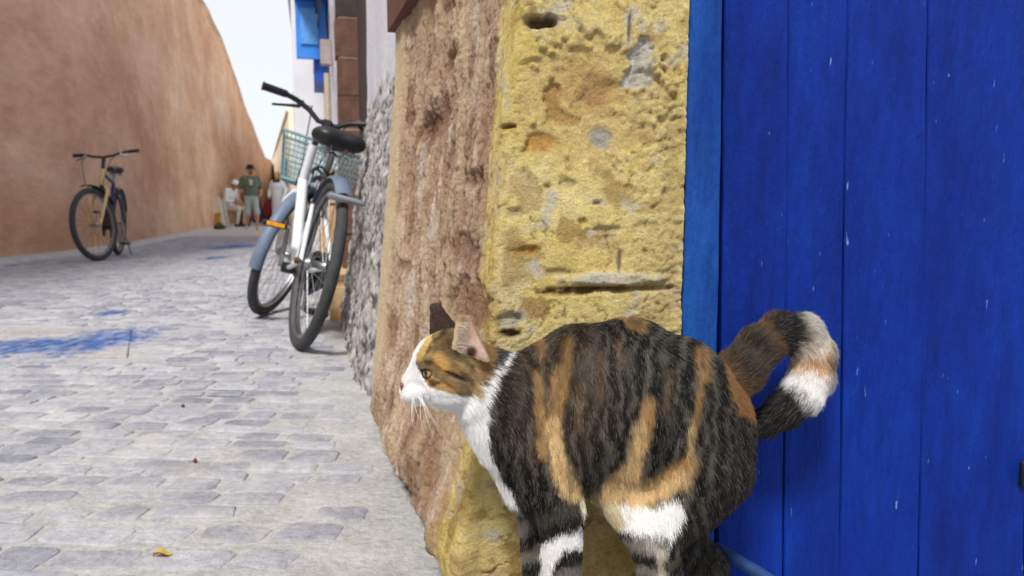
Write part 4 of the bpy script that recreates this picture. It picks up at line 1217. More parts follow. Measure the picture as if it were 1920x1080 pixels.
for sd_ in (1, -1):
    prof = [(ER * math.sin(t), -ER * math.cos(t)) for t in np.linspace(.02, math.pi - .02, 18)]
    mb = MB().lathe(prof, (0, 0, 0), (1, 0, 0), 28)
    o = mb.obj('eye', iris_m, cat)
    look = HR @ np.array([.86, .51 * sd_, 0.0])
    look /= np.linalg.norm(look)
    o.location = Vector(hp_(2.28, 1.38 * sd_, .10) - CO)
    o.rotation_euler = Vector(look).to_track_quat('X', 'Z').to_euler()
    # lid line
    od = np.array([.80, .60 * sd_, 0.02]); od /= np.linalg.norm(od); sdv = np.cross([0, 0, 1], od); sdv /= np.linalg.norm(sdv); upv = np.cross(od, sdv)
    tilt = math.radians(14) * sd_
    ring = []
    for t in np.linspace(0, 2 * math.pi, 28, endpoint=False):
        y_, z_ = .78 * math.cos(t), .41 * math.sin(t); y2, z2 = y_ * math.cos(tilt) - z_ * math.sin(tilt), y_ * math.sin(tilt) + z_ * math.cos(tilt)
        q = np.array([2.95, 1.86 * sd_, .12]) + sdv * y2 + upv * z2
        c0 = np.array([2.28, 1.38 * sd_, .10]); q = c0 + (q - c0) / np.linalg.norm(q - c0) * (ER / HSC + .02)
        ring.append(hp_(*q))
    MB().tube(ring, .0011, 6, closed=True).obj('eyelid', mat_plain('dark_lid', (38, 26, 22), .5), cat, origin=CO)
# nose leather
mb = MB(); prof = [(.0005, -.0030), (.0030, -.0018), (.0038, 0), (.0030, .0016), (.0006, .0024)]
mb.lathe(prof, (0, 0, 0), (1, 0, 0), 14)
def nxf(p):
    wdt = 1.15 if p[2] > 0 else .75
    return hp_(4.98, 0, -1.42) + HR @ (np.array([p[0] * 1.1, p[1] * wdt * 1.3, p[2] * 1.3]))
mb.xf(nxf).obj('nose', mat_plain('nose_leather', (122, 76, 70), .45, var=.2, scale=300), cat, origin=CO)
# whiskers
wm = mat_plain('whisker', (240, 240, 238), .4)
rw = random.Random(3)
for sd_ in (1, -1):
    for i in range(9):
        st_ = hp_(4.1 - .28 * (i % 4), (.95 + .2 * (i % 3)) * sd_, -1.75 - .2 * (i // 3)); ln_ = rw.uniform(.022, .042)
        out_ = HR @ np.array([rw.uniform(-.25, .5), sd_ * rw.uniform(.5, .9), rw.uniform(-1.0, -.45)]); out_ /= np.linalg.norm(out_)
        bend_ = HR @ np.array([-.6, 0, -.5])
        MB().tube([st_ + out_ * ln_ * t + bend_ * ln_ * .35 * t * t for t in np.linspace(0, 1, 7)], np.linspace(.00026, .00006, 7), 4).obj('whisker', wm, cat, origin=CO)

# ================================================================== right-hand row beyond the near house
WH0 = rpt(1.70); wh = empty('whitewashed_house', (WH0[0], WH0[1], 0), 'whitewashed house with rough grey dado, recessed doorway and blue window bays', 'house')
WO = np.array(wh.location)
LAV = mat_plain('lavender_whitewash', (214, 216, 228), .9, var=.10, scale=5, bump=.4, bdist=.01)
def row_wall(name, D0, D1, dz0, cfun, rfun, parent, mat, sstep_=.012, ztop=4.6, out=0.0, zfine=1.0, lean=.07):
    s = np.arange(D0, D1 + 1e-6, sstep_); z = np.concatenate([np.arange(-.04, zfine, sstep_), np.arange(zfine, ztop + .1, .12)])
    SS, ZZ = np.meshgrid(s, z); SS, ZZ = SS.ravel(), ZZ.ravel()
    base = np.array([rpt(a) for a in s]); Bx = np.tile(base, (len(z), 1))
    o_ = out - lean * np.clip(ZZ / .9, 0, 1)
    W_ = np.stack([SS, ZZ, SS * 0], 1)
    r_ = rfun(W_); q = Bx + NR * (o_ + r_)[:, None]
    P_ = np.concatenate([q, ZZ[:, None]], 1)
    return mesh_obj(name, P_, grid_faces(len(z), len(s)), mat, parent, np.array(parent.location), smooth=True, cols=cfun(W_, r_))
def rough_r(W_):
    k = 1 - sstep(.86, .98, W_[:, 1] + .10 * fbm(W_ * 5, 3, 201) + .05 * fbm(W_ * 20, 3, 202))
    return -.055 * sstep(2.15, 1.68, W_[:, 0]) + k * (.006 + .012 * fbm(W_ * np.array([26, 20, 1]), 4, 203) + .009 * fbm(W_ * 60, 3, 204)) + .004 * fbm(W_ * 4, 3, 205)
def rough_c(W_, r_):
    k = 1 - sstep(.86, .98, W_[:, 1] + .10 * fbm(W_ * 5, 3, 201) + .05 * fbm(W_ * 20, 3, 202))
    t = np.clip(.5 + .8 * fbm(W_ * np.array([40, 30, 1]), 4, 206), 0, 1)[:, None]; d = sstep(.0, .3, fbm(W_ * np.array([45, 24, 1]), 4, 207))[:, None]
    g = lin((150, 146, 144)) * (1 - t) + lin((206, 202, 200)) * t; g = g * (1 - .85 * d) + lin((62, 60, 62)) * .85 * d
    t2 = np.clip(.5 + .7 * fbm(W_ * np.array([3, 2, 1]), 4, 208), 0, 1)[:, None]; p = lin((204, 208, 222)) * (1 - t2) + lin((226, 228, 234)) * t2
    return g * k[:, None] + p * (1 - k[:, None])
RW = mat_vcol('rough_cast_render', .93, 70, .22, .8, .008)
row_wall('rough_cast_wall', 1.60, 3.3, 0, rough_c, rough_r, wh, RW, .0085, 4.6, .0, 1.12, .135)
# doorway: recessed door and a jamb of brown blocks
BRK = mat_plain('brown_block', (104, 74, 60), .9, var=.28, scale=16, bump=.6, bdist=.006)
DKW = mat_plain('dark_door_wood', (58, 46, 42), .75, var=.3, scale=18, bump=.5, bdist=.004)
TANS = mat_plain('tan_plinth_stone', (190, 158, 116), .92, var=.25, scale=7, bump=.7, bdist=.012)
def rbox(mb, D0, D1, o0, o1, z0, z1):
    return quadbox(mb, rpt(D0, o0), rpt(D1, o0), rpt(D1, o1), rpt(D0, o1), z0, z1)
rbox(MB(), 3.28, 4.52, -.22, -.17, 0, 2.05).obj('wooden_door', DKW, wh, smooth=False, origin=WO)
zc = .16
for k in range(9):
    hh = random.uniform(.17, .24)
    rbox(MB(), 4.40 + random.uniform(-.01, .01), 4.56, -.19, -.045 + random.uniform(-.008, .008), zc, zc + hh - .012).obj('jamb_block', DKW if zc > 1.40 else BRK, wh, smooth=False, origin=WO); zc += hh
rbox(MB(), 4.41, 4.555, -.19, -.06, .16, zc).obj('jamb_mortar', mat_plain('old_mortar', (150, 130, 112), .95), wh, smooth=False, origin=WO)
rbox(MB(), 3.3, 4.45, -.20, .05, -.02, .15).obj('door_step', TANS, wh, smooth=False, origin=WO)
rbox(MB(), 3.3, 4.41, -.19, -.12, 2.05, 4.6).obj('wall_over_door', LAV, wh, smooth=False, origin=WO)
rbox(MB(), 1.8, 9.6, -2.8, -.24, -.05, 4.62).obj('house_core', LAV, wh, smooth=False, origin=WO)
def wh_c(W_, r_):
    t2 = np.clip(.5 + .8 * fbm(W_ * np.array([2.5, 1.2, 1]), 5, 218), 0, 1)[:, None]; p = lin((196, 198, 214)) * (1 - t2) + lin((226, 228, 238)) * t2
    d = sstep(.22, .4, fbm(W_ * np.array([6, 5, 1]), 5, 219))[:, None]; p = p * (1 - .5 * d) + lin((150, 146, 150)) * .5 * d
    return p
row_wall('whitewash_wall', 4.56, 9.6, 0, wh_c, lambda W_: .012 * fbm(W_ * 3, 4, 220), wh, mat_vcol('old_whitewash', .92, 20, .12, .5, .01), .03, 4.6, .0, 3.4)
# plinth stones
x = 4.58
while x < 9.3:
    ln_ = random.uniform(.35, .6); z = -.02
    for hgt_ in (.30, .26, .22):
        rbox(MB(), x, x + ln_ - .02, -.12, .03 + random.uniform(-.012, .012) - .05 * z, z, z + hgt_ - .015).obj('plinth_stone', TANS, wh, smooth=False, origin=WO); z += hgt_
    x += ln_
MB().tube([np.array([*rpt(5.15, -.01), z]) for z in np.linspace(.62, 1.42, 6)], .022, 10).obj('drain_pipe', mat_plain('tan_pipe', (176, 166, 140), .6), wh, origin=WO)
rbox(MB(), 5.75, 5.85, -.06, .02, 1.60, 1.78).obj('meter_box', mat_plain('grey_tan_box', (160, 148, 142), .7), wh, smooth=False, origin=WO)
# blue bays over the alley: box with louvre slats, a narrower leaf below
BB1 = mat_plain('bright_blue_joinery', (52, 134, 226), .5, var=.15, scale=9)
BB2 = mat_plain('deep_blue_joinery', (26, 78, 182), .5, var=.15, scale=9)
bay = rbox(MB(), 6.30, 7.4, -.1, .195, 2.42, 4.1).obj('window_bay', BB1, wh, smooth=False, origin=WO)
rbox(MB(), 6.26, 7.44, -.1, .21, 2.28, 2.42).obj('bay_beam', BB2, wh, smooth=False, origin=WO)
for k in range(12):
    z = 2.5 + k * .12
    rbox(MB(), 6.275, 6.298, -.05, .175, z, z + .085).obj('louvre_slat', BB1, wh, smooth=False, origin=WO)
    rbox(MB(), 6.35, 7.35, .196, .210, z, z + .085).obj('louvre_slat', BB2, wh, smooth=False, origin=WO)
lf = rbox(MB(), 6.60, 6.64, -.05, .205, 1.80, 2.28).obj('shutter', BB1, wh, smooth=False, origin=WO)
rbox(MB(), 6.585, 6.598, .02, .165, 1.92, 2.22).obj('shutter_panel', mat_plain('pale_blue_panel', (92, 160, 232), .5), wh, smooth=False, origin=WO)
rbox(MB(), 6.66, 7.3, -.05, .06, 1.62, 2.28).obj('window_frame', BB2, wh, smooth=False, origin=WO)

# farther houses
wf0 = rpt(9.8); wf = empty('white_house', (wf0[0], wf0[1], 0), 'pale white house farther up the alley past the blue bays', 'house')
PW = mat_plain('pale_white_plaster', (222, 224, 230), .9, var=.08, scale=2)
rbox(MB(), 9.8, 17, -3, .30, -.05, 3.25).obj('wall', PW, wf, smooth=False, origin=np.array(wf.location))
rbox(MB(), 9.75, 17.05, -3, .34, 3.25, 3.36).obj('parapet', PW, wf, smooth=False, origin=np.array(wf.location))
rbox(MB(), 10.4, 11.5, .1, .315, .0, 2.1).obj('door', BB2, wf, smooth=False, origin=np.array(wf.location))
rbox(MB(), 12.6, 13.4, .1, .33, 1.5, 2.4).obj('window_shutter', BB1, wf, smooth=False, origin=np.array(wf.location))
for (u, v_, Yd, w_) in ((596, 205, 9.6, .16), (588, 160, 9.6, .1)):
    pass
mb = MB()
for k in range(3):
    pts_ = [np.array([*rpt(D, .02 + .01 * k), 2.05 + .09 * k + .05 * math.sin(D * 2 + k) - .12 * ((D - 7.2) / 1.3) ** 2 * .2]) for D in np.linspace(4.7, 9.5, 24)]
    mb.tube(pts_, .009, 5)
mb.obj('wall_cable', mat_plain('black_cable', (34, 34, 40), .6), wh, origin=WO)
YC1 = mat_plain('cream_yellow_plaster', (236, 228, 208), .92, var=.12, scale=1.2)
a22 = at(546, 393, 22.0)[:2]; a45 = at(513, 393, 45.0)[:2]
yf = empty('yellow_house', (a22[0], a22[1], 0), 'cream yellow house on the right near the end of the alley', 'house')
quadbox(MB(), a22, a45, a45 + np.array([6, 0]), a22 + np.array([8, 0]), -.05, 3.35).obj('wall', YC1, yf, smooth=False, origin=np.array(yf.location))
dv_ = (a45 - a22) / np.linalg.norm(a45 - a22); nv = np.array([-dv_[1], dv_[0]])
for k, s_ in enumerate((2.0, 6.5, 11.0)):
    p0, p1 = a22 + dv_ * s_ + nv * .03, a22 + dv_ * (s_ + 1.0) + nv * .03
    quadbox(MB(), p0, p1, p1 - nv * .2, p0 - nv * .2, 0 if k != 1 else 1.3, 2.1).obj('door' if k != 1 else 'window', BB2, yf, smooth=False, origin=np.array(yf.location))
quadbox(MB(), a22 + nv * .05, a45 + nv * .05, a45 - nv * .3, a22 - nv * .3, 3.35, 3.45).obj('cornice', YC1, yf, smooth=False, origin=np.array(yf.location))
e0 = at(488, 393, 47)[:2]; e1 = at(560, 393, 47)[:2]
eh = empty('end_house', (e0[0], e0[1], 0), 'low pale house closing the far end of the alley', 'house')
quadbox(MB(), e0, e1, e1 + np.array([0, 4]), e0 + np.array([0, 4]), -.05, 2.3).obj('wall', YC1, eh, smooth=False, origin=np.array(eh.location))
quadbox(MB(), e0 + np.array([-.03, -.03]), e1 + np.array([.03, -.03]), e1 + np.array([.03, .3]), e0 + np.array([-.03, .3]), 2.3, 2.42).obj('parapet', YC1, eh, smooth=False, origin=np.array(eh.location))

# ================================================================== bicycles
RUB = mat_plain('tyre_rubber', (56, 58, 60), .85, var=.25, scale=40, bump=.3, bdist=.001)
STEEL = mat_plain('dull_steel', (150, 152, 156), .38, .85, .2, 30)
BLK_ = mat_plain('black_plastic', (24, 26, 30), .48, var=.3, scale=40)
WHP = mat_plain('white_frame_enamel', (222, 226, 230), .32, var=.06, scale=12, coat=.4)
FEND = mat_plain('blue_grey_mudguard', (98, 112, 132), .5, var=.14, scale=14)
TEAL = mat_plain('teal_grey_basket_wire', (122, 160, 166), .5, .1, .15, 20)
AMBER = mat_plain('amber_reflector', (236, 160, 24), .3, var=.15, scale=60)
GOLD = mat_plain('gold_frame_enamel', (196, 174, 118), .35, .1, .1, 12)
NAVY = mat_plain('navy_enamel', (28, 44, 92), .4, var=.15, scale=12)
RUST = mat_plain('rusty_steel', (112, 84, 66), .7, .5, .3, 40)
def circ(c, R, n_=48): return [np.array([c[0] + R * math.cos(t), c[1], c[2] + R * math.sin(t)]) for t in np.linspace(0, 2 * math.pi, n_, endpoint=False)]
I_ = lambda p: p
def add_wheel(root, c, R, tr, X, rim_m, spoke_m, nsp=28):
    wl = MB()
    for y_ in (-.008, .008): wl.tube(circ((c[0], c[1] + y_, c[2]), R - 2 * tr - .004), .007, 6, closed=True)
    wl = wl.xf(X).obj('wheel', rim_m, root)
    MB().tube(circ(c, R - tr, 56), tr, 10, closed=True).xf(X).obj('tyre', RUB, wl)
    MB().lathe([(.012, -.045), (.022, -.03), (.014, -.02), (.014, .02), (.022, .03), (.012, .045)], c, (0, 1, 0), 12).xf(X).obj('hub', STEEL, wl)
    mb = MB()
    for k in range(nsp):
        t = 2 * math.pi * k / nsp; sy = 1 if k % 2 else -1; t2 = t + (.9 if (k // 2) % 2 else -.9)
        a = np.array([c[0] + .02 * math.cos(t2), c[1] + sy * .028, c[2] + .02 * math.sin(t2)]); b_ = np.array([c[0] + (R - 2 * tr - .006) * math.cos(t), c[1], c[2] + (R - 2 * tr - .006) * math.sin(t)])
        mb.tube([a, b_], .0012, 4)
    mb.xf(X).obj('spokes', spoke_m, wl)
    return wl
def arc_guard(c, R, a0, a1, wd, X, name, mat, root, n_=26):
    V = []; prof = [(-1, -.010), (-.8, -.003), (-.4, .003), (0, .005), (.4, .003), (.8, -.003), (1, -.010)]
    for lay_ in (0, -.002):
        for t in np.radians(np.linspace(a0, a1, n_)):
            for (k, o_) in prof:
                r_ = R + o_ + lay_; V.append((c[0] + r_ * math.cos(t), c[1] + k * wd / 2, c[2] + r_ * math.sin(t)))
    m = len(prof); g1 = grid_faces(n_, m); F2 = np.concatenate([g1, g1[:, ::-1] + n_ * m]).tolist()
    for i in range(n_ - 1):
        for k in (0, m - 1):
            q = [i * m + k, (i + 1) * m + k, (i + 1) * m + k + n_ * m, i * m + k + n_ * m]; F2.append(q if k == 0 else q[::-1])
    for i in (0, n_ - 1):
        for k in range(m - 1): F2.append([i * m + k, i * m + k + 1, i * m + k + 1 + n_ * m, i * m + k + n_ * m])
    return MB().add(V, F2).xf(X).obj(name, mat, root)
def field_obj(F_, h, name, mat, root, X=I_):
    V, Q = F_.mesh(h, relax=2); V = np.array([X(p) for p in V])
    return mesh_obj(name, V, Q, mat, root, smooth=True)
def steer(h0, ax, ang):
    ax = np.asarray(ax, float) / np.linalg.norm(ax); h0 = np.asarray(h0, float); ca, sa = math.cos(ang), math.sin(ang)
    def X(p):
        q = np.asarray(p) - h0
        return h0 + q * ca + np.cross(ax, q) * sa + ax * np.dot(ax, q) * (1 - ca)
    return X
def saddle(root, c, ln_=.25, wd=.15, mat=None):
    F_ = Field()
    F_.cone((c[0] + ln_ * .58, c[1], c[2] + .004), (c[0] - .02, c[1], c[2]), .022, .036, .02)
    for s_ in (1, -1): F_.ell((c[0] - ln_ * .22, c[1] + s_ * wd * .25, c[2] + .004), (.075, wd * .30, .036), .02)
    F_.ell((c[0] - ln_ * .20, c[1], c[2] + .002), (.075, wd * .34, .034), .02)
    o = field_obj(F_, .008, 'saddle', mat or BLK_, root)
    mb = MB()
    for s_ in (1, -1): mb.tube([(c[0] + .12, s_ * .02, c[2] - .02), (c[0] + .04, s_ * .024, c[2] - .05), (c[0] - .06, s_ * .026, c[2] - .05), (c[0] - .1, s_ * .03, c[2] - .02)], .004, 6)
    for s_ in (1, -1):
        coil = [(c[0] - .075 + .014 * math.cos(t), s_ * .048 + .014 * math.sin(t), c[2] - .06 + .045 * t / 18.8) for t in np.linspace(0, 18.8, 40)]
        mb.tube(coil, .0025, 5)
    mb.obj('saddle_rails', STEEL, o)
    return o
def crank(root, bb, ang, cl=.16, side_y=.07, ring=.085, pedal_m=None):
    c = MB().lathe([(.022, -.055), (.022, .055)], bb, (0, 1, 0), 12)
    for t in (0,): c.lathe([(ring, -.062), (ring, -.056), (ring - .012, -.055)], bb, (0, 1, 0), 28)
    co = c.obj('crankset', BLK_, root)
    for s_, a in ((1, ang), (-1, ang + math.pi)):
        e = np.array([bb[0] + cl * math.cos(a), s_ * side_y, bb[2] + cl * math.sin(a)])
        MB().tube([(bb[0], s_ * side_y * .9, bb[2]), e], [.011, .009], 8).obj('crank_arm', STEEL, co)
        pd = MB().box(e + np.array([0, s_ * .055, 0]), (.085, .09, .024), bevel=.006).obj('pedal', BLK_, co)
        for dx in (-.045, .045):
            MB().box(e + np.array([dx, s_ * .055, 0]), (.006, .066, .016), bevel=.002).obj('pedal_reflector', AMBER, pd) if False else None
    return co

# ---- white step-through city bike, leaning on the rough wall
rc, fc = gnd(557, 654), gnd(497, 594)
hd_ = fc - rc; WB = float(np.linalg.norm(hd_[:2])); print('white bike wheelbase', WB)
wbk = empty('white_bicycle', rc, 'white city bicycle with teal basket leaning against the rough grey wall', 'bicycle')
wbk.rotation_euler = (Matrix.Rotation(math.atan2(hd_[1], hd_[0]), 4, 'Z') @ Matrix.Rotation(math.radians(14.5), 4, 'X')).to_euler()
R_ = .312; tr = .021
hb, ht = np.array([WB - .16, 0, .60]), np.array([WB - .235, 0, .80]); ax_ = ht - hb
SX = steer(hb, ax_, math.radians(-29)); SB = steer(hb, ax_, math.radians(-12))     # the bars sit a little crooked on the fork
add_wheel(wbk, (0, 0, R_), R_, tr, I_, STEEL, STEEL)
add_wheel(wbk, (WB, 0, R_), R_, tr, SX, STEEL, STEEL)
bb = np.array([WB * .44, 0, .265]); st_ = np.array([WB * .28, 0, .60])
mb = MB(); mb.tube([hb + ax_ * .25, hb + ax_ * .25 + (bb - hb) * .3 + np.array([0, 0, -.03]), hb + (bb - hb) * .75, bb], [.023, .024, .024, .024], 12)
mb.tube([bb, st_], .016, 12); mb.tube([hb - ax_ * .04, ht + ax_ * .05], .021, 12)
for s_ in (1, -1):
    mb.tube([bb + np.array([0, s_ * .03, 0]), (0, s_ * .058, R_)], .0095, 8); mb.tube([st_ + np.array([0, s_ * .018, -.05]), (0, s_ * .058, R_)], .0085, 8)
mb.tube([bb + np.array([0, 0, .12]) + (st_ - bb) * .0, hb + ax_ * .05], .012, 8) if False else None
fr_ = mb.obj('frame', WHP, wbk)
MB().tube([st_ + np.array([.012, 0, -.03]), st_ + (st_ - bb) * .42], .0125, 10).obj('seat_post', STEEL, wbk)
sp_ = st_ + (st_ - bb) * .44
saddle(wbk, (sp_[0] - .01, 0, sp_[2] + .035), .25, .19)
lk = [(st_[0] - .02 + .05 * math.cos(t), .04 * math.sin(t), st_[2] + .03 + .012 * math.sin(3 * t)) for t in np.linspace(0, 2 * math.pi, 30)]
MB().tube(lk, .006, 6).tube([np.array(p) + np.array([.01, .01, .035]) for p in lk], .005, 6).obj('cable_lock', BLK_, wbk)
# fork
mb = MB()
for s_ in (1, -1): mb.tube([hb + np.array([.0, s_ * .02, -.0]), hb + np.array([.01, s_ * .052, -.06]), hb + (np.array([WB, 0, R_]) - hb) * .6 + np.array([-.015, s_ * .055, 0]), (WB, s_ * .055, R_)], .010, 8)
mb.xf(SX).obj('fork', WHP, wbk)
# bars: dipping middle, raised swept-back grips
bt = ht + ax_ * .55 + np.array([0, -.028, 0])
half = [(0, 0, 0), (0, .04, .0), (.01, .09, .035), (.0, .15, .055), (-.03, .195, .058), (-.06, .265, .052)]
def barpt(p): return bt + np.array(p)
pl = [barpt((x_, -y_, z_)) for x_, y_, z_ in half[::-1][:-1]] + [barpt(p) for p in half]
hbar = MB().tube(pl, .0115, 10).xf(SB).obj('handlebar', BLK_, wbk)
MB().tube([ht, bt], .013, 10).box(bt, (.04, .045, .035), bevel=.008).xf(SB).obj('stem', BLK_, wbk)
for s_ in (1, -1):
    g0, g1 = barpt((-.033, s_ * .19, .058)), barpt((-.066, s_ * .29, .051))
    MB().tube([g0, g0 + (g1 - g0) * .1, g1 - (g1 - g0) * .06, g1], [.014, .0165, .017, .0195], 12).xf(SB).obj('grip', BLK_, hbar)
    l0 = barpt((.0, s_ * .125, .055))
    MB().tube([l0, l0 + np.array([.035, s_ * .012, -.016]), l0 + np.array([.03, s_ * .06, -.03]), l0 + np.array([.0, s_ * .115, -.052])], [.010, .009, .006, .005], 8).xf(SB).obj('brake_lever', BLK_, hbar)
mb = MB()
for s_ in (1, -1):
    l0 = barpt((.03, s_ * .12, .045)); mb.tube([l0, l0 + np.array([.09, -s_ * .03, .03]), hb + np.array([.06, s_ * .03, .12]), hb + np.array([.02, s_ * .03, .02])], .0028, 5)
mb.xf(SB).obj('brake_cable', BLK_, hbar)
arc_guard((0, 0, R_), R_ + .014, 28, 128, .062, I_, 'rear_mudguard', FEND, wbk)
arc_guard((WB, 0, R_), R_ + .014, 55, 198, .056, SX, 'front_mudguard', FEND, wbk)
a = math.radians(130)
MB().box((R_ * 1.1 * math.cos(a) - .01, 0, R_ + R_ * 1.08 * math.sin(a) - .02), (.03, .13, .022), bevel=.009).obj('rear_lamp_bracket', mat_plain('grey_bracket', (140, 146, 152), .4, .4), wbk)
co = crank(wbk, bb, math.radians(98))
arc = MB()
V = []
for y_ in (-.066, -.074):
    for t in np.radians(np.linspace(90, 270, 14)): V.append((0 + .05 * math.cos(t), y_, R_ + .05 * math.sin(t)))
    for t in np.radians(np.linspace(-90, 90, 14)): V.append((bb[0] + .095 * math.cos(t), y_, bb[2] + .095 * math.sin(t)))
n28 = 28; arc.add(V, [tuple(range(n28)), tuple(range(n28, 2 * n28))[::-1]] + [(k, (k + 1) % n28, n28 + (k + 1) % n28, n28 + k) for k in range(n28)])
arc.obj('chain_guard', BLK_, wbk, smooth=False)
MB().lathe([(.007, -.075), (.011, -.07), (.011, -.06), (.006, -.055), (.006, .06), (.012, .062), (.012, .078), (.006, .082)], (0, 0, R_), (0, 1, 0), 8).obj('axle_nuts', RUST, wbk)
# pedal side reflector facing back
e = np.array([bb[0] + .16 * math.cos(math.radians(98)), .07, bb[2] + .16 * math.sin(math.radians(98))])
MB().box(e + np.array([-.046, .055, 0]), (.006, .07, .016), bevel=.002).obj('reflector', AMBER, wbk)
# basket: tapered wire box hung on the bars
bk0 = np.array([WB - .155, -.05, .64]); TOPW, BOTW, DEP, HT = .40, .30, .22, .205
def bkp(u, w_, z): # u along 0..1 forward, w_ -1..1 across, z 0..1 up
    wd = (BOTW + (TOPW - BOTW) * z) / 2; dp = DEP * (.8 + .2 * z)
    return bk0 + np.array([.03 + dp * u - .01 * z, wd * w_, HT * z])
bs = MB().tube([bkp(0, -1, 1), bkp(1, -1, 1), bkp(1, 1, 1), bkp(0, 1, 1)], .007, 8, closed=True).xf(SB).obj('basket', TEAL, wbk)
MB().tube([bkp(0, -1, 0), bkp(1, -1, 0), bkp(1, 1, 0), bkp(0, 1, 0)], .0055, 8, closed=True).xf(SB).obj('bottom_rim', TEAL, bs)
mb = MB()
for k in np.linspace(-1, 1, 22): mb.tube([bkp(0, k, 0), bkp(0, k, 1)], .0021, 4); mb.tube([bkp(1, k, 0), bkp(1, k, 1)], .0021, 4); mb.tube([bkp(0, k, 0), bkp(1, k, 0)], .002, 4)
for k in np.linspace(0, 1, 12)[1:-1]:
    for s_ in (-1, 1): mb.tube([bkp(k, s_, 0), bkp(k, s_, 1)], .0021, 4)
    mb.tube([bkp(k, -1, 0), bkp(k, 1, 0)], .002, 4)
for z in np.linspace(0, 1, 9)[1:-1]: mb.tube([bkp(0, -1, z), bkp(1, -1, z), bkp(1, 1, z), bkp(0, 1, z)], .002, 4, closed=True)
mb.xf(SB).obj('basket_wires', TEAL, bs)

# ---- gold mountain bike standing out from the rampart
fc, rc = gnd(182, 490), gnd(211, 481.5)
hd_ = fc - rc; WB2 = float(np.linalg.norm(hd_[:2])); print('gold bike wheelbase', WB2)
hd_ = hd_ / WB2; WB2 = 1.04; rc = fc - hd_ * WB2
gbk = empty('gold_bicycle', rc, 'gold and navy mountain bicycle standing by the ochre rampart', 'bicycle')
gbk.rotation_euler = (Matrix.Rotation(math.atan2(hd_[1], hd_[0]), 4, 'Z') @ Matrix.Rotation(math.radians(-3), 4, 'X')).to_euler()
R_ = .355; tr = .026
hb, ht = np.array([WB2 - .20, 0, .74]), np.array([WB2 - .255, 0, .90]); ax_ = ht - hb
SX = steer(hb, ax_, math.radians(-22))
add_wheel(gbk, (0, 0, R_), R_, tr, I_, STEEL, RUST); add_wheel(gbk, (WB2, 0, R_), R_, tr, SX, STEEL, RUST)
bb = np.array([.42, 0, .31]); st_ = np.array([.27, 0, .78])
MB().tube([bb, st_], .018, 10).tube([bb, hb], .022, 10).tube([st_, ht - ax_ * .2], .017, 10).obj('frame', NAVY, gbk)
mb = MB()
for s_ in (1, -1): mb.tube([bb + np.array([0, s_ * .03, 0]), (0, s_ * .065, R_)], .010, 8); mb.tube([st_ + np.array([0, s_ * .02, -.05]), (0, s_ * .065, R_)], .009, 8)
mb.obj('rear_stays', NAVY, gbk)
mb = MB().tube([hb, ht], .022, 10)
for s_ in (1, -1): mb.tube([hb + np.array([0, s_ * .03, -.02]), hb + np.array([.01, s_ * .062, -.05]), (WB2, s_ * .062, R_)], [.014, .017, .012], 10)
mb.xf(SX).obj('fork', GOLD, gbk)
MB().tube([st_, st_ + (st_ - bb) * .22], .014, 8).obj('seat_post', STEEL, gbk)
sp_ = st_ + (st_ - bb) * .24; saddle(gbk, (sp_[0] - .01, 0, sp_[2] + .03), .26, .15)
bt = ht + ax_ * .75
hbar = MB().tube([bt + np.array(p) for p in ((-.05, -.33, .045), (-.03, -.2, .04), (0, -.1, .012), (0, 0, 0), (0, .1, .012), (-.03, .2, .04), (-.05, .33, .045))], .0125, 10).xf(SX).obj('handlebar', BLK_, gbk)
MB().tube([ht, bt], .017, 10).xf(SX).obj('stem', BLK_, gbk)
for s_ in (1, -1):
    MB().tube([bt + np.array([-.036, s_ * .24, .042]), bt + np.array([-.05, s_ * .34, .046])], .018, 10).xf(SX).obj('grip', BLK_, hbar)
    l0 = bt + np.array([-.01, s_ * .18, .03]); MB().tube([l0, l0 + np.array([.04, s_ * .01, -.02]), l0 + np.array([.02, s_ * .1, -.04])], [.014, .011, .006], 8).xf(SX).obj('brake_lever', STEEL, hbar)
mb = MB()
for s_ in (1, -1):
    l0 = bt + np.array([.03, s_ * .17, .02]); mb.tube([l0, l0 + np.array([.10, -s_ * .02, -.06]), hb + np.array([.12, s_ * .09, .02]), hb + np.array([.05, s_ * .05, -.1])], .004, 5)
mb.xf(SX).obj('brake_cable', BLK_, hbar)
arc_guard((WB2, 0, R_), R_ + .03, 75, 150, .07, SX, 'front_mudguard', BLK_, gbk)
crank(gbk, bb, math.radians(250), .17, .08, .095)
MB().tube([(.12, .05, .33), (.11, .11, .16), (.10, .15, .012)], [.010, .009, .011], 8).obj('kickstand', STEEL, gbk)
MB().box((bb[0] + .1, 0, .42), (.10, .10, .20), bevel=.02).obj('frame_bag', BLK_, gbk)
arc_guard((0, 0, R_), R_ + .03, 70, 160, .06, I_, 'rear_mudguard', BLK_, gbk)

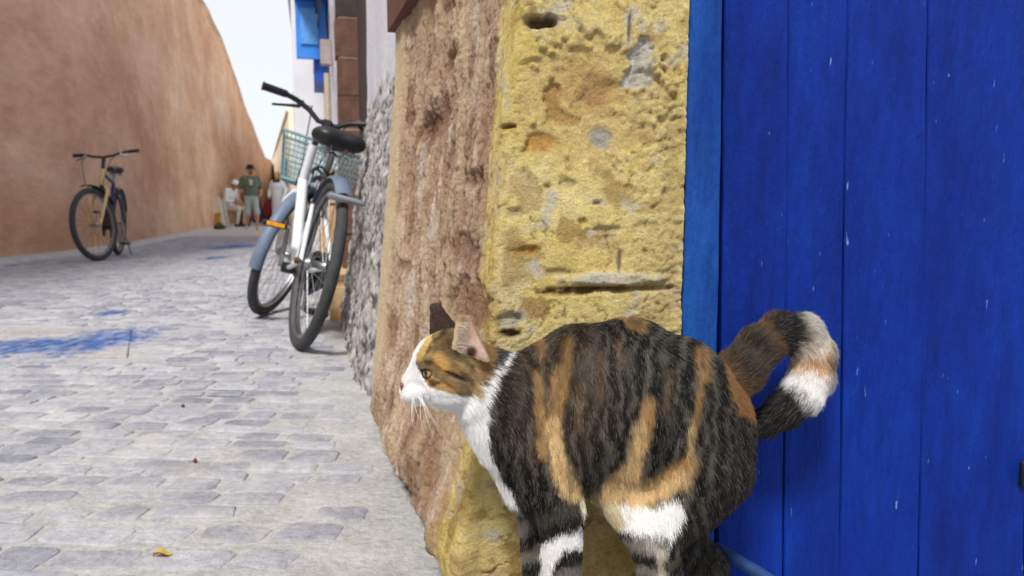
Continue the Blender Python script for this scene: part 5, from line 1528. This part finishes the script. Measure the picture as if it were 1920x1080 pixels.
# ================================================================== people at the far end
CLO = mat_vcol('cloth_and_skin', .85, 25, .10, .3, .01)
SKIN, SKIN2 = (196, 144, 114), (178, 126, 98)
def person(base_, yaw, F_, cols, label, h=.014, extra=None):
    o = empty('person', base_, label, 'person')
    o.rotation_euler = (0, 0, yaw)
    V, Q = F_.mesh(h, relax=2); d, ps = F_.near(V); j = np.argmin(d, 1)
    tg = [p[6] for p in ps]; cc = np.array([lin(cols[t]) for t in tg])[j]
    mesh_obj('body', V, Q, CLO, o, smooth=True, cols=cc)
    return o
def std_head(F_, c, tilt=(0, 0), skin='skin', hair='hair', beard=None):
    c = np.asarray(c, float); fx, fz = tilt
    F_.ell(c, (.092, .074, .115), .02, skin); F_.ell(c + np.array([-.022, 0, .03]), (.088, .079, .10), .008, hair)
    F_.cone(c + np.array([.085, 0, -.005]), c + np.array([.104, 0, -.03]), .011, .015, .012, skin)
    F_.cone(c + np.array([.05, 0, -.075]), c + np.array([.07, 0, -.085]), .034, .03, .015, beard or skin)
    for s_ in (1, -1): F_.ell(c + np.array([-.01, s_ * .078, -.01]), (.02, .010, .03), .006, skin)
def hand(F_, w_, d, side, skin='skin'):
    w_ = np.asarray(w_, float); d = np.asarray(d, float) / np.linalg.norm(d); s_ = np.cross(d, (0, 0, 1.0)); s_ = s_ / (np.linalg.norm(s_) + 1e-9)
    F_.cone(w_, w_ + d * .06, .026, .032, .012, skin)
    for k, ln_ in ((-1.5, .06), (-.5, .075), (.5, .07), (1.5, .055)):
        p = w_ + d * .075 + s_ * k * .019; F_.cone(p, p + d * ln_ * .6 + np.array([0, 0, -.008]), .010, .009, .004, skin)
    F_.cone(w_ + d * .03 + s_ * side * .03, w_ + d * .07 + s_ * side * .055, .011, .010, .006, skin)
def legs(F_, hipz, feet, knees, cols_u, cols_l, ru=.085, rl=.06, short=None, hipw=.09, shoe='shoe'):
    for s_, ft_, kn_ in zip((1, -1), feet, knees):
        hp = np.array([0, s_ * hipw, hipz]); ft_ = np.asarray(ft_, float); kn_ = np.asarray(kn_, float)
        F_.cone(hp, kn_, ru, rl, .03, cols_u); an = ft_ + np.array([0, 0, .09])
        if short: F_.cone(kn_ + (hp - kn_) * .12, kn_, rl * 1.25, rl * 1.3, .01, cols_u)
        F_.cone(kn_, kn_ + (an - kn_) * .35, rl * .8, .056, .02, cols_l); F_.cone(kn_ + (an - kn_) * .35, an, .055, .036, .02, cols_l)
        F_.cone(ft_ + np.array([-.05, 0, .045]), ft_ + np.array([.13, 0, .032]), .045, .036, .012, shoe)
# standing man: dark hat, olive T-shirt, pale shorts, hand at the hip
b0 = gnd(473, 431); sc_ = (at(478, 311, b0[1])[2]) / 1.75
def mk(F_, s_):
    for i, q in enumerate(F_.p):
        q = list(q); q[1] = q[1] * s_
        q[2] = q[2] * s_
        if q[0] == 'c': q[3] *= s_; q[4] *= s_
        F_.p[i] = tuple(q)
    return F_
F_ = Field()
legs(F_, .88, [(.10, .11, 0), (-.16, -.10, .02)], [(.10, .11, .48), (-.02, -.10, .47)], 'shorts', 'skin', .10, .068, True)
F_.ell((0, 0, .92), (.125, .17, .12), .04, 'shorts')
F_.ell((0, 0, 1.05), (.15, .205, .22), .05, 'shirt'); F_.ell((.01, 0, 1.27), (.145, .215, .2), .05, 'shirt'); F_.cone((0, .17, 1.41), (0, -.17, 1.41), .075, .075, .04, 'shirt')
F_.cone((0, 0, 1.42), (.015, 0, 1.54), .055, .05, .02, 'skin')
std_head(F_, (.03, 0, 1.635), beard='beard')
for s_, el_, wr_ in ((1, (-.05, .30, 1.12), (.12, .22, .98)), (-1, (-.06, -.29, 1.12), (.03, -.33, .88))):
    sh = np.array([0, s_ * .20, 1.40]); el_ = np.array(el_); wr_ = np.array(wr_)
    F_.cone(sh, sh + (el_ - sh) * .75, .078, .075, .03, 'shirt'); F_.cone(sh + (el_ - sh) * .7, el_, .047, .042, .01, 'skin'); F_.cone(el_, wr_, .042, .03, .01, 'skin'); hand(F_, wr_, wr_ - el_, s_)
mk(F_, sc_)
man = person(b0, math.radians(-52), F_, dict(skin=SKIN, hair=(34, 28, 26), beard=(40, 32, 28), shirt=(104, 112, 100), shorts=(170, 188, 186), shoe=(206, 204, 196)), 'standing man in dark hat, olive T-shirt and pale shorts')
hm = mat_plain('dark_hat_cloth', (40, 36, 36), .85)
prof = [(.002, .13), (.06, .128), (.09, .11), (.098, .05), (.10, .03), (.165, .0), (.168, -.006), (.10, .018), (.092, .03)]
MB().lathe([(r_ * sc_, h_ * sc_) for r_, h_ in prof[::-1]], np.array((.015, 0, 1.665)) * sc_, (.06, 0, 1), 20).obj('hat', hm, man)
MB().box(np.array((.165, -.05, 1.30)) * sc_, (.012, .07, .13), bevel=.004).obj('shirt_print', mat_plain('pale_print', (200, 200, 190), .9), man)
# seated man in white on a stool, bent over his lap, white cap
b1 = gnd(431, 425); 
F_ = Field()
legs(F_, .50, [(.40, .12, 0), (.34, -.11, 0)], [(.44, .13, .50), (.42, -.12, .50)], 'trousers', 'trousers', .095, .07, hipw=.09)
F_.ell((-.02, 0, .54), (.15, .18, .12), .04, 'trousers'); F_.ell((0, 0, .70), (.14, .18, .18), .05, 'shirt'); F_.ell((.06, 0, .88), (.135, .19, .17), .05, 'shirt'); F_.cone((.10, .15, .99), (.10, -.15, .99), .07, .07, .04, 'shirt')
F_.cone((.12, 0, 1.0), (.19, 0, 1.08), .055, .05, .02, 'skin'); std_head(F_, (.235, 0, 1.145))
for s_ in (1, -1):
    sh = np.array([.10, s_ * .19, .98]); el_ = np.array([.12, s_ * .26, .72]); wr_ = np.array([.34, s_ * .10, .63])
    F_.cone(sh, el_, .07, .055, .03, 'shirt'); F_.cone(el_, el_ + (wr_ - el_) * .5, .052, .045, .02, 'shirt'); F_.cone(el_ + (wr_ - el_) * .5, wr_, .036, .028, .01, 'skin'); hand(F_, wr_, wr_ - el_, -s_)
s1 = at(437, 338, b1[1])[2] / 1.27; mk(F_, s1)
seat_yaw = math.radians(-18)
sm = person(b1, seat_yaw, F_, dict(skin=SKIN2, hair=(60, 54, 52), shirt=(226, 228, 232), trousers=(214, 208, 196), shoe=(60, 56, 54)), 'seated man in white shirt and white cap bent over his lap')
prof = [(.004, .12), (.05, .112), (.085, .075), (.098, .02), (.098, .0)]
cp_ = MB().lathe([(r_ * s1, h_ * s1) for r_, h_ in prof[::-1]], np.array((.225, 0, 1.165)) * s1, (.25, 0, 1), 18)
cp_.box(np.array((.335, 0, 1.15)) * s1, np.array((.10, .14, .012)) * s1, np.array([[.93, 0, .37], [0, 1, 0], [-.37, 0, .93]]), .004).obj('cap', mat_plain('white_cap_cloth', (230, 232, 238), .85), sm)
def rel_pt(b_, yaw, p):
    c, s_ = math.cos(yaw), math.sin(yaw); return np.array([b_[0] + p[0] * c - p[1] * s_, b_[1] + p[0] * s_ + p[1] * c, p[2]])
# his stool
so = empty('stool', rel_pt(b1, seat_yaw, (-.02, 0, 0)), 'yellow wooden stool under the seated man in white', 'stool'); so.rotation_euler = (0, 0, seat_yaw)
WDY = mat_plain('yellow_wood', (190, 140, 66), .6, var=.2, scale=20)
MB().box((0, 0, .385 * s1), (.34, .36, .04), bevel=.008).obj('seat', WDY, so)
for sx_ in (-1, 1):
    for sy_ in (-1, 1): MB().tube([(sx_ * .13, sy_ * .14, .37 * s1), (sx_ * .15, sy_ * .16, 0)], .018, 8).obj('leg', WDY, so)
# woman in white with a black scarf
b2_ = gnd(523, 424)
F_ = Field()
legs(F_, .86, [(.03, .09, 0), (-.02, -.09, 0)], [(.02, .09, .46), (0, -.09, .46)], 'dress', 'dress', .11, .08)
F_.cone((0, 0, .95), (0, 0, .35), .17, .20, .05, 'dress'); F_.ell((0, 0, 1.1), (.14, .19, .22), .05, 'dress'); F_.ell((.01, 0, 1.27), (.14, .19, .17), .05, 'dress'); F_.cone((0, .14, 1.38), (0, -.14, 1.38), .07, .07, .03, 'dress')
F_.cone((0, 0, 1.40), (.01, 0, 1.50), .075, .06, .02, 'scarf'); F_.ell((.03, 0, 1.40), (.10, .14, .07), .03, 'scarf')
std_head(F_, (.02, 0, 1.58))
F_.ell((-.03, 0, 1.60), (.10, .088, .12), .01, 'hair')
for s_, el_, wr_ in ((1, (.0, .30, 1.12), (.16, .30, .92)), (-1, (-.02, -.28, 1.12), (.14, -.22, .95))):
    sh = np.array([0, s_ * .18, 1.37]); el_ = np.array(el_); wr_ = np.array(wr_)
    F_.cone(sh, el_, .068, .062, .03, 'dress'); F_.cone(el_, wr_, .06, .055, .02, 'dress'); hand(F_, wr_, wr_ - el_, s_)
mk(F_, at(525, 323, b2_[1])[2] / 1.70)
person(b2_, math.radians(-100), F_, dict(skin=SKIN, hair=(150, 104, 92), dress=(222, 230, 240), scarf=(26, 26, 32), shoe=(60, 50, 46)), 'woman in white tunic with a black scarf round her neck')
# someone in a grey-brown jacket, mostly behind the white bicycle
b3_ = gnd(549, 421)
F_ = Field()
legs(F_, .86, [(.03, .10, 0), (-.1, -.1, 0)], [(.04, .10, .47), (0, -.10, .46)], 'trousers', 'trousers', .095, .07)
F_.ell((0, 0, .95), (.13, .17, .14), .04, 'trousers'); F_.ell((0, 0, 1.1), (.15, .2, .22), .05, 'jacket'); F_.ell((.01, 0, 1.28), (.145, .21, .18), .05, 'jacket'); F_.cone((0, .16, 1.40), (0, -.16, 1.40), .075, .075, .03, 'jacket')
F_.cone((0, 0, 1.42), (.01, 0, 1.52), .055, .05, .02, 'skin'); std_head(F_, (.02, 0, 1.62))
for s_ in (1, -1):
    sh = np.array([0, s_ * .2, 1.39]); el_ = np.array([-.03, s_ * .28, 1.12]); wr_ = np.array([.14, s_ * .22, .98])
    F_.cone(sh, el_, .072, .06, .03, 'jacket'); F_.cone(el_, wr_, .056, .045, .02, 'jacket'); hand(F_, wr_, wr_ - el_, -s_)
mk(F_, at(547, 330, b3_[1])[2] / 1.74)
person(b3_, math.radians(-140), F_, dict(skin=SKIN, hair=(40, 34, 32), jacket=(128, 118, 112), trousers=(44, 44, 52), shoe=(40, 38, 38)), 'person in grey-brown jacket half hidden by the white bicycle')
# figure in maroon sitting against the rampart behind the man in white
b4_ = gnd(446, 421)
F_ = Field()
legs(F_, .48, [(.38, .12, 0), (.36, -.12, 0)], [(.42, .13, .48), (.40, -.12, .48)], 'trousers', 'trousers', .095, .07)
F_.ell((-.02, 0, .52), (.15, .18, .12), .04, 'trousers'); F_.ell((0, 0, .70), (.14, .18, .2), .05, 'top'); F_.ell((.02, 0, .9), (.135, .19, .17), .05, 'top'); F_.cone((.03, .15, 1.0), (.03, -.15, 1.0), .07, .07, .04, 'top')
F_.cone((.04, 0, 1.0), (.06, 0, 1.12), .055, .05, .02, 'skin'); std_head(F_, (.08, 0, 1.2))
for s_ in (1, -1):
    sh = np.array([.03, s_ * .19, .98]); el_ = np.array([.06, s_ * .26, .73]); wr_ = np.array([.28, s_ * .14, .60])
    F_.cone(sh, el_, .07, .055, .03, 'top'); F_.cone(el_, wr_, .052, .04, .02, 'top'); hand(F_, wr_, wr_ - el_, -s_)
mk(F_, at(446, 345, b4_[1])[2] / 1.33)
y4 = math.radians(-40)
person(b4_, y4, F_, dict(skin=SKIN2, hair=(90, 84, 82), top=(142, 84, 84), trousers=(70, 66, 70), shoe=(40, 38, 38)), 'person in maroon top sitting between the man in white and the rampart')
cr = empty('crate', b4_, 'plain wooden box seat under the person in maroon', 'crate'); cr.rotation_euler = (0, 0, y4)
MB().box((0, 0, .19), (.34, .36, .37), bevel=.01).obj('box', WDY, cr); MB().box((0, 0, .385), (.37, .39, .025), bevel=.006).obj('lid', WDY, cr)
# goods on the paving
def board(px, v0, v1, w_, tilt, mat, label, name='leaning_board'):
    p = gnd(px, v1); hgt_ = at(px, v0, p[1])[2]; c, s_ = math.cos(tilt), math.sin(tilt)
    o = empty(name, p, label, 'board')
    R = np.array([[c, 0, s_], [0, 1, 0], [-s_, 0, c]]); MB().box((0, 0, 0), (w_, .03, hgt_ / c), None, .004).xf(lambda q: R @ q + np.array([0, 0, hgt_ / 2])).obj('panel', mat, o)
    MB().box((0, -.019, 0), (w_ * .8, .008, hgt_ * .85), None, .002).xf(lambda q: R @ q + np.array([0, 0, hgt_ / 2])).obj('face', mat, o)
    return o
WHB = mat_plain('white_board', (222, 220, 212), .7)
board(414, 372, 428, .15, math.radians(-9), WHB, 'tall white board leaning beside the seated man')
board(423, 374, 427.5, .12, math.radians(-9), mat_plain('pale_grey_board', (196, 196, 192), .7), 'narrower pale grey board leaning next to the white one')
board(408, 399, 428.5, .16, math.radians(6), WDY, 'short yellow wooden board at the foot of the rampart')
def sack(px, v0, v1, w_, mat, label, name, cat_, strap=True, strap_m=None):
    p = gnd(px, v1); hgt_ = at(px, v0, p[1])[2]; o = empty(name, p, label, cat_)
    F2 = Field(); F2.ell((0, 0, hgt_ * .42), (w_ * .5, w_ * .34, hgt_ * .43), .03); F2.ell((0, 0, hgt_ * .2), (w_ * .52, w_ * .38, hgt_ * .21), .03); F2.ell((0, -w_ * .28, hgt_ * .3), (w_ * .34, w_ * .2, hgt_ * .2), .02)
    field_obj(F2, .016, 'bag_body', mat, o)
    if strap: MB().tube([(w_ * .2 * math.cos(t), -.02, hgt_ * .8 + hgt_ * .2 * math.sin(t)) for t in np.linspace(0, math.pi, 10)], .014, 6).obj('strap', strap_m or mat, o)
    return o
sack(412, 418, 430, .30, mat_plain('dark_green_canvas', (66, 66, 44), .85), 'dark green canvas bag at the foot of the rampart', 'canvas_bag', 'bag')
bp = sack(484, 379, 418, .46, mat_plain('navy_backpack_cloth', (44, 60, 100), .8), 'navy backpack with a pink panel beside the standing man', 'backpack', 'backpack')
MB().box((-.02, -.235, .24), (.16, .03, .22), bevel=.012).obj('pink_panel', mat_plain('pink_cloth', (216, 100, 176), .8), bp)
sack(502, 371, 414, .40, mat_plain('red_bag_cloth', (178, 60, 64), .8), 'red shopping bag beside the navy backpack', 'shopping_bag', 'bag')
bc = empty('plastic_crate', gnd(459, 418), 'small blue plastic crate by the standing man', 'crate')
BLC = mat_plain('blue_plastic', (52, 92, 160), .5)
for (x_, y_, sx_, sy_) in ((0, -.14, .40, .02), (0, .14, .40, .02), (-.19, 0, .02, .258), (.19, 0, .02, .258)): MB().box((x_, y_, .13), (sx_, sy_, .24), bevel=.004).obj('crate_side', BLC, bc)
MB().box((0, 0, .02), (.358, .258, .02)).obj('crate_floor', BLC, bc)

# ================================================================== litter on the setts
BER = mat_plain('red_berry', (112, 26, 32), .4)
for (u, v_, lb_) in ((343, 766, 'small dark red berry on the setts, the one towards the painted drain slab'), (366, 870, 'small dark red berry on the setts, the one towards the yellow leaf')):
    p = gnd(u, v_); F2 = Field(); F2.ell((0, 0, .0068), (.0046, .0044, .0042), .002); F2.cone((0, 0, .012), (.004, .001, .0165), .001, .0007, .001)
    V, Q = F2.mesh(.0012, relax=1); o = mesh_obj('berry', V, Q, BER, smooth=True, label=lb_, cat='berry', group='red berries on the setts'); o.location = Vector(p)
p = gnd(306, 1050)
V, Fc = [], []
for i, t in enumerate(np.linspace(0, 1, 9)):
    w_ = .013 * math.sin(math.pi * t) ** .8 + .0004
    for k in (-1, -.5, 0, .5, 1): V.append((.026 * (t - .5), w_ * k * .6, .0075 + .004 * abs(k) + .004 * math.sin(t * 5)))
V += [(x_, y_, z_ - .0009) for x_, y_, z_ in V]
g = grid_faces(9, 5); Fc = np.concatenate([g, g[:, ::-1] + 45]).tolist()
o = mesh_obj('fallen_leaf', V, Fc, mat_plain('yellow_leaf', (176, 150, 60), .7, var=.3, scale=80), smooth=True, label='small curled yellow leaf fallen on the paving', cat='leaf'); o.location = Vector(p); o.rotation_euler = (0, 0, .3)
